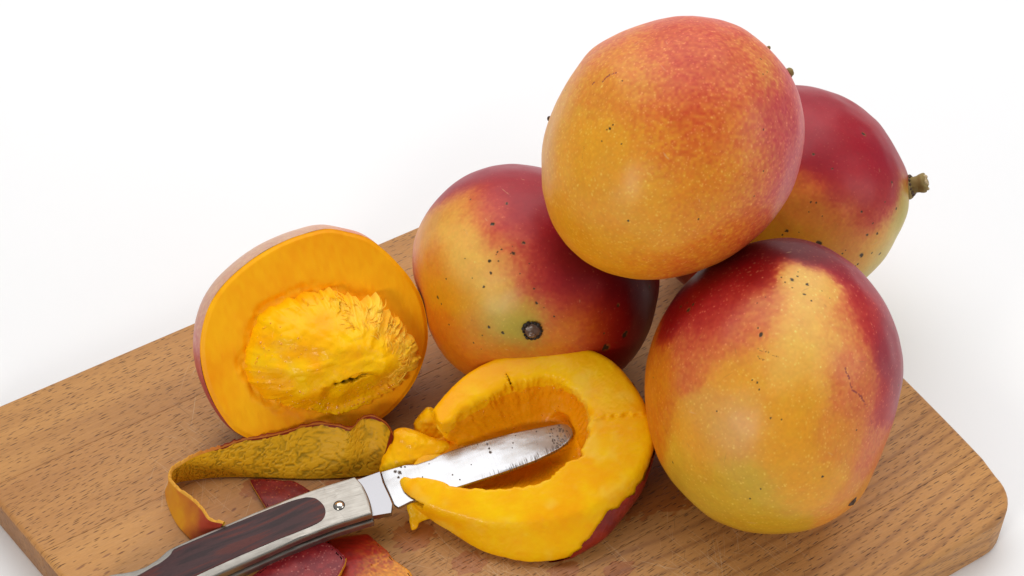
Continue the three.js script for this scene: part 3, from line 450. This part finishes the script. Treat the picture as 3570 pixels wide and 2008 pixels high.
  { // wet specks on the wall of the hollow
    const P = flesh.attributes.position, N = flesh.attributes.normal, q = rng(44), drops = []; let tries = 0;
    while (drops.length < 70 && tries++ < 60000) { const k = Math.floor(q() * P.count), x = P.getX(k) * 1000, y = P.getY(k) * 1000, z = P.getZ(k) * 1000, th = Math.atan2(y, x), d = Math.hypot(x, y); if (d > Ri(th) + 2.5 || z > -1 || th < -0.6 || th > 2.9) continue; const s = new THREE.IcosahedronGeometry((0.2 + 0.4 * q() * q()) * MM, 2); s.translate(x * MM, y * MM, z * MM); drops.push(s); }
    mesh('juice_drops', mergeGeometries(drops), juice, g).userData.kind = 'stuff';
  }
  // the red skin left on the lower right flank
  {
    const P = flesh.attributes.position, N = flesh.attributes.normal, I = flesh.index.array, map = new Map(), pp = [], nn = [], cc = [], ii = [], D1 = lin('#8f1a12'), D2 = lin('#b3361a'), D3 = lin('#5e0b0c');
    const keep = (k) => { const x = P.getX(k) * 1000, y = P.getY(k) * 1000, z = P.getZ(k) * 1000, th = Math.atan2(y, x), d = Math.hypot(x, y); if (d < Ri(th) + 4) return -1; const lim = lerp(-19, -5, smooth(-1.85, -0.4, th)) + 1.3 * noise(x * 0.35, y * 0.35, z * 0.3); return th > -2.6 && th < 0.75 ? lim - z : th <= -2.6 || th > 0.75 ? -24 - z : -1; };
    const vert = (k) => { if (!map.has(k)) { map.set(k, pp.length / 3); pp.push(P.getX(k) + N.getX(k) * 0.0007, P.getY(k) + N.getY(k) * 0.0007, P.getZ(k) + N.getZ(k) * 0.0007); nn.push(N.getX(k), N.getY(k), N.getZ(k)); const x = P.getX(k) * 1000, y = P.getY(k) * 1000, z = P.getZ(k) * 1000; cc.push(...mix3(mix3(D1, D2, clamp(0.4 + fbm(x * 0.1, y * 0.1, z * 0.1) + 0.4 * noise(x * 0.9, y * 0.9, z * 0.9))), D3, clamp(0.3 + fbm(x * 0.07, y * 0.07, z * 0.07 + 8)))); } return map.get(k); };
    for (let t = 0; t < I.length; t += 3) if (keep(I[t]) > 0 && keep(I[t + 1]) > 0 && keep(I[t + 2]) > 0) ii.push(vert(I[t]), vert(I[t + 1]), vert(I[t + 2]));
    const s = new THREE.BufferGeometry(); s.setAttribute('position', new THREE.Float32BufferAttribute(pp, 3)); s.setAttribute('normal', new THREE.Float32BufferAttribute(nn, 3)); s.setAttribute('color', new THREE.Float32BufferAttribute(cc, 3)); s.setIndex(ii);
    mesh('skin', s, mat({ vertexColors: true, roughness: 0.35 }), g);
  }
}
/* pieces of flesh that have broken away at the gap */
function chunk(name, label, pos, tilt, turn, R, front, back, seed, cell = 0.5) {
  const q = periodic(R), M = Math.max(...R) + 2;
  const f = (x, y, z) => { const r = q(Math.atan2(y, x)), d = Math.hypot(x, y), k = z > 0 ? front : back, p = Math.pow(Math.pow(d / r, 4) + Math.pow(Math.abs(z) / k, 2.4), 1 / 3.2); return (p - 1) * Math.min(r, k) - 0.8 * fbm(x * 0.2 + seed, y * 0.2, z * 0.2) - 0.12 * noise(x * 0.8, y * 0.8 + seed, z * 0.8); };
  const geo = surfaceNet(f, [-M, -M, -back - 2], [M, M, front + 2], cell, (x, y, z) => mix3(F3, F2, clamp(0.4 + 0.9 * fbm(x * 0.14, y * 0.14 + seed, z * 0.14))));
  const m = mesh(name, geo, fleshMat); m.position.set(...pos); m.rotation.order = 'YXZ'; m.rotation.set(tilt * Math.PI / 180, turn * Math.PI / 180, 0); m.userData = { label, category: 'fruit piece' }; scene.add(m); return m;
}
chunk('mango_chunk', 'wet yellow chunk of mango flesh just above the knife blade, left of the hollow half', [-0.0372, 0.0135, 0.1005], -52, 4, [14.8, 13, 9, 7.8, 7.6, 7.8, 8.4, 9.3, 10.8, 11.2, 10.2, 10.4, 11.4, 13.8, 16, 11.2, 8, 6.8, 6.2, 6, 6.3, 7, 8.6, 11], 4.5, 9, 3);
chunk('mango_chunk_001', 'small upright chunk of mango flesh between the hollow half and the larger chunk', [-0.0312, 0.0115, 0.0865], -40, 4, [4, 4, 4.2, 4.4, 5, 6.4, 7.5, 7.7, 6.8, 6.6, 6.7, 7.4, 7.3, 7.1, 5.8, 5.1, 5, 5.1, 5.6, 6.4, 8.3, 10.1, 6, 4.4], 3.5, 7, 8);
chunk('mango_shred', 'limp shred of mango flesh hanging under the blade below the hollow half', [-0.0352, 0.0065, 0.1262], -46, 4, [4.1, 4.4, 3.7, 3.5, 3.4, 3.7, 4.2, 5.5, 7.3, 6, 4.8, 4.1, 3.9, 3.9, 4, 4.2, 5.1, 4.4, 2.9, 2.6, 2.5, 2.6, 2.9, 3.5], 1.4, 2.2, 13, 0.35);

/* ------------------------------------------------------------------ peel */
const peelDots = (() => { const S = 512, d = new Uint8Array(S * S * 4), r = rng(31), c = new Float32Array(S * S * 3), A = lin('#7d0f0e'), B = lin('#a02a18'); for (let j = 0; j < S; j++) for (let i = 0; i < S; i++) { const t = clamp(0.35 + 0.9 * fbm(i * 0.02, j * 0.02, 1) + 0.3 * noise(i * 0.2, j * 0.2, 2)), k = (j * S + i) * 3; for (let q = 0; q < 3; q++) c[k + q] = lerp(A[q], B[q], t); }
  for (let n = 0; n < 260; n++) { const x = r() * S, y = r() * S, w = 4 + 4 * r(), a = 0.1 + 0.4 * r(); for (let j = Math.floor(y - w); j <= y + w; j++) for (let i = Math.floor(x - w); i <= x + w; i++) { const t = a * (1 - smooth(0.3, 1, Math.hypot(i - x, j - y) / w)); if (t <= 0) continue; const k = ((((j % S) + S) % S) * S + ((i % S) + S) % S) * 3; c[k] = lerp(c[k], 0.8, t); c[k + 1] = lerp(c[k + 1], 0.32, t); c[k + 2] = lerp(c[k + 2], 0.1, t); } }
  for (let k = 0; k < S * S; k++) { for (let q = 0; q < 3; q++) d[k * 4 + q] = 255 * toSRGB(c[k * 3 + q]); d[k * 4 + 3] = 255; } return texture(S, S, d, true); })();
function peelPiece(name, label, cx, cz, poly, y0, arch, thick, tint, tiltX, tiltZ, map = peelDots) {
  const t = thing(name, label, 'fruit peel', [cx * MM, 0, cz * MM]);
  const pts = []; for (let k = 0; k < poly.length; k += 2) pts.push(new THREE.Vector2(poly[k], poly[k + 1]));
  const cv = new THREE.CatmullRomCurve3(pts.map((p) => new THREE.Vector3(p.x, 0, p.y)), true, 'catmullrom', 0.15), M = Math.max(...pts.map((p) => p.length()));
  const at = (u, rho) => { const p = cv.getPoint(((u % 1) + 1) % 1), k = rho * (1 + 0.012 * noise(u * 60, 1, cx) * (rho > 0.9 ? 1 : 0)), x = p.x * k, z = p.z * k; return [x, y0 + arch * (1 - Math.pow(Math.hypot(x, z) / M, 2)) + tiltX * x + tiltZ * z + 0.35 * fbm(x * 0.12 + cx, z * 0.12, 1), z]; };
  const top = grid(120, 30, (u, v) => { const p = at(-u, 1 - v); return [p[0], p[1] - 0.25 * smooth(0.94, 1, 1 - v), p[2]]; }, (u, v, p) => tint(p[0], p[2]));
  { const P = top.attributes.position, U = top.attributes.uv; for (let k = 0; k < P.count; k++) U.setXY(k, P.getX(k) / 0.03 + cx * 0.013, P.getZ(k) / 0.03); }
  mesh('skin', top, mat({ map, vertexColors: true, roughness: 0.38, ior: 1.4 }), t);
  const under = grid(120, 12, (u, v) => { const rho = v < 0.3 ? 1 : 1 - (v - 0.3) / 0.7, p = at(u, rho); return [p[0] * (v < 0.3 ? 1 + 0.01 * Math.sin(v / 0.3 * Math.PI) : 1), p[1] - 0.25 - thick * smooth(0, 0.3, v), p[2]]; }, (u, v, p) => mix3(lin('#e3a72c'), lin('#d6921f'), clamp(0.5 + fbm(p[0] * 0.3, p[2] * 0.3, 2))));
  mesh('flesh_side', under, fleshDull, t);
  return t;
}
peelPiece('peel_piece', 'small dark red triangle of peel lying above the knife handle', -85.9, 113.8, [-15.8, -8.6, -9.1, -8.8, -4.1, -8, 0.9, -7.7, 4.1, -5.8, 8.3, -2.7, 14.7, 4.1, 12.2, 10.2, 2.7, 13.2, -5.5, 9, -8.3, 5], 1.7, 1.0, 1.2, () => [0.8, 0.6, 0.6], 0, 0);
peelPiece('peel_piece_001', 'orange-red sheet of peel under the knife handle at the bottom edge', -52.1, 146.7, [-18.4, -13, -2.6, -14.8, -0.1, -12.4, 5, -7.1, 8.1, -2.5, 13.5, 1.6, 16, 5.1, 20.9, 11.8, 9.5, 18.5, -9.4, 15.7, -19.6, 4.4, -22.8, -7.1], 1.6, 2.4, 1.2, (x, z) => { const t = smooth(-9, 14, x * 0.75 + z * 0.55 + 6 * fbm(x * 0.15, z * 0.15, 1)); return mix3(lin('#9c1c10'), lin('#dd8f1c'), clamp(t + 0.5 * t * (1 - t) * noise(x * 1.3, z * 1.3, 4) * 3)).map((v) => v * (1 + 0.25 * noise(x * 1.7, z * 1.7, 2))); }, 0, 0, null);
peelPiece('peel_piece_002', 'purple-red scrap of peel with a pale cut edge below the knife handle', -75.9, 151.1, [-21.1, 3.5, -16.8, -0.6, -10.2, -6.3, -1.2, -11.6, 6, -12.1, 11, -8.6, 14.3, -4.9, 14, -2.3, 12.6, 1.7, 10.5, 5.7, 5.3, 11.3, -6.1, 14.1, -18.1, 10.2], 6.5, 1.5, 2.4, () => [0.85, 0.75, 1.9], 0.02, -0.05);
{ // long strip: stands on its edge from the hollow half to the left, curls round and comes back under the knife
  const t = thing('peel_strip', 'long mustard-yellow strip of peel standing on edge and curling round at its left end', 'fruit peel', [0, 0, 0]);
  const line = (a, y) => { const p = []; for (let k = 0; k < a.length; k += 2) p.push(new THREE.Vector3(a[k], y(k / a.length), a[k + 1])); return new THREE.CatmullRomCurve3(p, false, 'centripetal'); };
  const lo = line([-51.2, 101.1, -60.6, 102.5, -75.4, 103.5, -87.9, 103.3, -100.4, 102.7, -110.4, 102.6, -117.8, 103, -124.5, 104.1, -130.5, 105.6, -133.3, 109, -132.8, 112.6, -130.2, 119.4, -126.4, 126.1, -121.8, 131.4, -116.4, 136.6], () => 0.7);
  const hi = line([-45.6, 97.2, -48.8, 90.8, -54.9, 87.4, -58.8, 89.2, -60.8, 92.4, -62.4, 94, -66.5, 92.4, -73, 91.4, -79.8, 92.4, -87, 95.3, -94.2, 97.5, -103.5, 98.3, -111.6, 99.9, -118.9, 101.6, -123.5, 104.2, -127.6, 107.9, -129.6, 111, -129.4, 115.6, -128.2, 117.5, -125, 121.1, -119.2, 125.9, -115.3, 130.1, -111.9, 134.8, -106.5, 136.6], (s) => 19 - 5 * smooth(0.42, 0.54, s) + 2 * smooth(0.6, 0.75, s));
  // the two edges are matched station by station
  const nLo = 14, nHi = 23, key = [[0, 0], [0.17, 0.36], [0.36, 0.5], [0.5, 0.59], [0.6, 0.66], [0.66, 0.7], [0.72, 0.74], [0.79, 0.79], [0.86, 0.86], [1, 1]];
  const match = (s) => { let k = 0; while (k < key.length - 2 && s > key[k + 1][0]) k++; const w = (s - key[k][0]) / (key[k + 1][0] - key[k][0]); return lerp(key[k][1], key[k + 1][1], w); };
  const sec = (s, v) => { s = clamp(s); const a = lo.getPoint(s), b = hi.getPoint(clamp(match(s))), p = a.clone().lerp(b, v); const a2 = lo.getPoint(clamp(s + 0.01)), a1 = lo.getPoint(clamp(s - 0.01)), tan = a2.sub(a1).normalize(), nrm = b.clone().sub(a).cross(tan).normalize(); p.addScaledVector(nrm, 1.0 * Math.sin(v * Math.PI) * (s < 0.6 ? 1 : 0.5)); return [p, nrm]; };
  const bumpy = (s, v) => 0.12 * fbm(s * 40, v * 4, 3) + 0.34 * Math.min(0.3, 0.75 * noise(s * 175 + 1.5 * noise(s * 80, v * 12, 1), v * 20, 5) + 0.2 * noise(s * 300, v * 30, 7));
  const inner = grid(520, 60, (u, v) => { const [p, q] = sec(u, v), k = 0.55 + bumpy(u, v) * smooth(0, 0.08, v) * smooth(1, 0.92, v); return [p.x + q.x * k, p.y + q.y * k, p.z + q.z * k]; }, (u, v) => u < 0.009 || (u < 0.42 && v > 0.97 + 0.02 * noise(u * 90, 1, 2)) ? lin('#7f200e') : mix3(lin('#e0a81a'), lin('#a27d14'), clamp(0.08 - 3.4 * bumpy(u, v) + 0.25 * fbm(u * 30, v * 3, 8))));
  const outer = grid(360, 40, (u, v) => { const [p, q] = sec(u, 1 - v); return [p.x - q.x * 0.8, p.y - q.y * 0.8, p.z - q.z * 0.8]; }, (u, v) => { const y = mix3(lin('#dd9a1c'), lin('#d8861f'), clamp(0.5 + fbm(u * 40, v * 4, 1))), red = smooth(0.84, 0.97, u + 0.05 * (0.5 - v) + 0.05 * fbm(u * 30, v * 3, 4)); const c = mix3(y, lin('#b03a2a'), Math.max(red, u < 0.45 ? 1 : 1 - smooth(0.45, 0.6, u))); return c; });
  const rim = []; for (const e of [0, 1]) rim.push(grid(360, 6, (u, v) => { const [p, q] = sec(u, e), w = e ? v : 1 - v, k = lerp(0.55, -0.8, w), o = (e ? 0.9 + 0.5 * noise(u * 130, 1, 3) : -0.3) * Math.sin(w * Math.PI); return [p.x + q.x * k, p.y + q.y * k + o, p.z + q.z * k - (e ? 0.3 * o : 0)]; }, (u, v) => u < 0.4 ? (v > 0.2 ? lin('#85200f') : lin('#b5661a')) : mix3(lin('#c9752a'), lin('#e0a23c'), smooth(0.4, 0.6, u))));
  mesh('flesh_side', inner, fleshDull, t); mesh('skin', outer, mat({ vertexColors: true, roughness: 0.4 }), t); mesh('cut_edge', mergeGeometries(rim), fleshDull, t);
}

/* ------------------------------------------------------------------ folding knife */
{
  const k = thing('folding_knife', 'folding knife with dark wood inlay, its steel blade stuck into the hollow mango half', 'knife', [KO.x, KO.y, KO.z]);
  basis(k, KX.toArray(), KY.toArray(), KN.toArray());
  const poly = (a) => { const p = []; for (let i = 0; i < a.length; i += 2) p.push(new THREE.Vector2(a[i] * MM, a[i + 1] * MM)); return p; };
  const dense = (p, keepSharp = []) => { const c = new THREE.SplineCurve(p); return c.getPoints(p.length * 5); };
  const slab = (pts, z0, z1, bevel, seg = 3) => { const g = new THREE.ExtrudeGeometry(new THREE.Shape(pts), { depth: (z1 - z0) * MM - 2 * bevel * MM, bevelEnabled: true, bevelThickness: bevel * MM, bevelSize: bevel * MM, bevelOffset: -bevel * MM, bevelSegments: seg }); g.translate(0, 0, z0 * MM + bevel * MM); return toCreasedNormals(g, 0.6); };
  const worn = (() => { const S = 512, d = new Uint8Array(S * S * 4), r = rng(8), v = new Float32Array(S * S); for (let j = 0; j < S; j++) for (let i = 0; i < S; i++) v[j * S + i] = 0.55 + 0.12 * fbm(i * 0.03, j * 0.03, 2) + 0.15 * noise(i * 0.02, j * 0.9, 5); for (let n = 0; n < 60; n++) { const x = r() * S, y = r() * S, a = r() * 6, l = 10 + 60 * r(); for (let s = 0; s < l; s++) { const i = Math.floor(x + s * Math.cos(a)) & 511, j = Math.floor(y + s * Math.sin(a)) & 511; v[j * S + i] += 0.25; } } for (let q = 0; q < S * S; q++) { d[q * 4] = d[q * 4 + 1] = d[q * 4 + 2] = 255 * clamp(v[q]); d[q * 4 + 3] = 255; } const t = texture(S, S, d, false); t.repeat.set(25, 25); return t; })();
  const nickel = mat({ color: new THREE.Color('#9d9890'), metalness: 1, roughness: 0.78, roughnessMap: worn });
  // blade: pitted steel, stains of juice near the point
  const stain = (() => { const W = 1024, H = 256, c = new Uint8Array(W * H * 4), b = new Uint8Array(W * H * 4), r = rng(12), a = new Float32Array(W * H), s = new Float32Array(W * H);
    for (let j = 0; j < H; j++) for (let i = 0; i < W; i++) { const x = 15 + i / W * 82, y = -12 + j / H * 26; s[j * W + i] = clamp(smooth(62, 92, x) * (0.35 + fbm(x * 0.25, y * 0.3, 1)) + 0.25 * fbm(x * 0.15, y * 0.4, 6)); const edge = -7.4 + 0.0016 * Math.max(0, x - 55) * Math.max(0, x - 55) * 3.6; a[j * W + i] = 0.55 * smooth(0.0, 0.5, noise(x * 4.5, y * 0.3 - x * 0.4, 3)) * (1 - smooth(0.8, 3.2, y - edge + 1.2 * noise(x * 1.1, 0, 1))) * smooth(48, 66, x); }
    const pit = (x, y, rad, k) => { const ci = (x - 15) / 82 * W, cj = (y + 12) / 26 * H, w = rad / 82 * W; for (let j = Math.max(0, Math.floor(cj - w)); j <= Math.min(H - 1, cj + w); j++) for (let i = Math.max(0, Math.floor(ci - w)); i <= Math.min(W - 1, ci + w); i++) { const d = Math.hypot(i - ci, j - cj) / w + 0.3 * noise(i * 0.3, j * 0.3, rad); a[j * W + i] = Math.max(a[j * W + i], k * (1 - smooth(0.4, 1, d))); } };
    for (let n = 0; n < 45; n++) pit(84 + 9 * r(), -3 + 10 * r(), 0.25 + 0.4 * r(), 0.6 + 0.3 * r());
    for (const [x, y, q] of [[24, 8, 0.8], [25.4, 7, 0.9], [26.6, 9.4, 0.6], [24.4, 5, 0.6], [28, 8.8, 0.5], [60.5, 8, 0.6], [60.6, 5.8, 0.55], [60.6, 4, 0.7], [72, 8, 0.3], [70, 5, 0.35], [80, 7, 0.4], [33, 2, 0.35], [37, 7, 0.3], [44, -1, 0.4], [46, -4, 0.4], [52, 1, 0.3], [57, 9, 0.3], [69, 3, 0.3]]) pit(x, y, q, 0.9);
    for (let q = 0; q < W * H; q++) { const dirt = a[q], st = s[q] * 0.5, base = mix3([0.43, 0.43, 0.44], [0.3, 0.23, 0.13], st), o = mix3(base, [0.1, 0.07, 0.05], dirt); for (let z = 0; z < 3; z++) c[q * 4 + z] = 255 * toSRGB(o[z]); b[q * 4] = 255; b[q * 4 + 1] = 255 * clamp(0.26 + 0.35 * st + 0.5 * dirt + 0.06 * PERM[q & 4095]); b[q * 4 + 2] = 255 * clamp(1 - 0.3 * st); c[q * 4 + 3] = b[q * 4 + 3] = 255; }
    const u = new Uint8Array(256 * 64 * 4); for (let j = 0; j < 64; j++) for (let i = 0; i < 256; i++) { const v = 128 + 90 * noise(i * 0.035, j * 0.05, 3) + 14 * noise(i * 0.12, j * 0.3, 8), q = (j * 256 + i) * 4; u[q] = u[q + 1] = u[q + 2] = clamp(v, 0, 255); u[q + 3] = 255; }
    return [texture(W, H, c, true), texture(W, H, b, false), texture(256, 64, u, false)]; })();
  const steel = mat({ bumpMap: stain[2], bumpScale: 0.00035, map: stain[0], roughnessMap: stain[1], metalnessMap: stain[1], metalness: 1, roughness: 1, specularIntensity: 0.25 });
  const bladePts = poly([18.8, 10.0, 28.2, 9.9, 32.5, 8.8, 38.6, 8.9, 42.2, 9.7, 45.8, 10.2, 57.6, 10.8, 70.9, 10.0, 82.8, 8.6, 90.0, 7.6, 92.4, 6.3, 93.4, 3.8, 92.9, 1.0, 89.7, -1.8, 85.7, -3.5, 76.1, -5.4, 65.8, -6.2, 57.6, -6.5, 48.1, -6.7, 42.4, -6.8, 33.4, -6.9, 25.5, -6.9, 23.3, -7.4, 20.7, -7.9, 19.6, -6.1, 19.4, -2.9, 18.7, 4.8]);
  const bg = slab(bladePts, -3.9, -1.9, 0.7, 2);
  { const P = bg.attributes.position, U = bg.attributes.uv; for (let i = 0; i < P.count; i++) U.setXY(i, (P.getX(i) / MM - 15) / 82, (P.getY(i) / MM + 12) / 26); }
  mesh('blade', bg, steel, k);
  mesh('tang', slab(poly([3.9, 9.6, 10.5, 9.6, 18.5, 10.2, 18.2, 5.1, 18.9, -2.4, 19.0, -5.7, 17.6, -9.3, 11.1, -8.3, 3.1, -6.1]), -4.4, -1.8, 0.25, 2), mat({ color: new THREE.Color('#98979a'), metalness: 1, roughness: 0.3 }), k);
  const handle = poly([8.7, 9.1, 10.4, 4.9, 11.2, -0.3, 11.2, -5.7, 10.6, -9.4, 3.8, -9.4, -5.3, -9.6, -14.4, -10.5, -23.5, -11.7, -32.7, -13.1, -44.8, -14.9, -62.4, -17.8, -78.1, -22.4, -96.5, -28.4, -112.0, -26.2, -105.5, -11.5, -93.9, -2.1, -87.8, -1.6, -85.4, -1.7, -81.8, -2.4, -78.2, -2.8, -74.3, -2.6, -71.5, -1.8, -69.0, -0.9, -66.8, 0.4, -64.9, 1.5, -62.8, 2.0, -59.6, 2.7, -51.8, 3.8, -38.7, 5.5, -31.2, 6.6, -22.0, 7.7, -9.7, 8.7, -0.5, 9.1]);
  const hs = (() => { const p = handle.slice(4), c = new THREE.SplineCurve(p).getPoints(150); return [...new THREE.SplineCurve(handle.slice(0, 5)).getPoints(16).slice(0, -1), ...c]; })();
  const front = slab(hs, -2.3, 1.5, 1.1, 5), rear = slab(hs, -7.4, -3.6, 1.1, 5);
  mesh('handle_scale', front, nickel, k); mesh('handle_scale_001', rear, nickel, k);
  const cx = -45, cy = -8, spring = hs.map((p) => new THREE.Vector2(p.x, p.y)); for (let i = 0; i < spring.length; i++) { const a = hs[(i + 1) % hs.length], b = hs[(i + hs.length - 1) % hs.length], n = new THREE.Vector2(a.y - b.y, b.x - a.x).normalize(); spring[i].addScaledVector(n, 0.0012 * (THREE.ShapeUtils.area(hs) > 0 ? -1 : 1)); }
  mesh('spring', slab(spring, -3.6, -2.3, 0.05, 1), mat({ color: new THREE.Color('#3a332c'), metalness: 0.8, roughness: 0.5 }), k);
  const grainT = (() => { const W = 1024, H = 256, d = new Uint8Array(W * H * 4), A = lin('#402425'), B = lin('#55241e'), C = lin('#2f1b1d'); for (let j = 0; j < H; j++) for (let i = 0; i < W; i++) { const y = j * 0.11 + 1.5 * noise(i * 0.004, j * 0.01, 1) + i * 0.006, t = noise(i * 0.006, y, 2), s = noise(i * 0.02, y * 2.3, 5), o = mix3(mix3(A, B, smooth(0.05, 0.6, t + 0.3 * s)), C, smooth(0.1, 0.7, -t + 0.3 * s)), q = (j * W + i) * 4, m = 1 + 0.15 * noise(i * 0.12, j * 1.2, 7); for (let z = 0; z < 3; z++) d[q + z] = 255 * toSRGB(o[z] * m); d[q + 3] = 255; } return texture(W, H, d, true); })();
  const wood = poly([-10.9, 6.1, -8.7, 5.1, -7.2, 3.8, -5.8, 1.1, -5.4, -1.3, -5.8, -3.4, -7.2, -5.4, -9.2, -6.4, -13.5, -7.2, -25.7, -8.5, -34.7, -9.7, -43.8, -11.0, -60.3, -14.0, -74.7, -19.0, -87.1, -23.1, -96.8, -22.7, -98.8, -14.1, -83.6, -6.3, -77.9, -5.8, -74.8, -5.1, -71.3, -4.0, -68.8, -3.4, -66.0, -2.2, -64.0, -0.9, -63.1, 0.3, -61.2, 1.0, -52.1, 2.3, -39.0, 4.1, -34.7, 4.6, -25.4, 5.7, -16.3, 6.4]);
  const wg = slab(new THREE.SplineCurve([...wood, wood[0]]).getPoints(160).slice(0, -1), 0.4, 1.75, 0.15, 3);
  { const P = wg.attributes.position, U = wg.attributes.uv; for (let i = 0; i < P.count; i++) U.setXY(i, P.getX(i) / 0.11, (P.getY(i) - P.getX(i) * 0.2) / 0.04); }
  mesh('wood_inlay', wg, mat({ map: grainT, roughness: 0.5, specularIntensity: 0.6 }), k);
  const seat = new THREE.TorusGeometry(2.0 * MM, 0.22 * MM, 10, 40); seat.translate(-0.1 * MM, -1.7 * MM, 1.5 * MM);
  const rv = new THREE.SphereGeometry(2.6 * MM, 32, 12, 0, TAU, 0, 0.82); rv.rotateX(Math.PI / 2); rv.translate(-0.1 * MM, -1.7 * MM, -0.15 * MM);
  const rivet = mesh('rivet', rv, mat({ color: new THREE.Color('#d8d4cb'), metalness: 1, roughness: 0.22 }), k);
  mesh('rivet_seat', seat, mat({ color: new THREE.Color('#2b2620'), roughness: 0.6 }), rivet);
}
renderer.render(scene, camera);
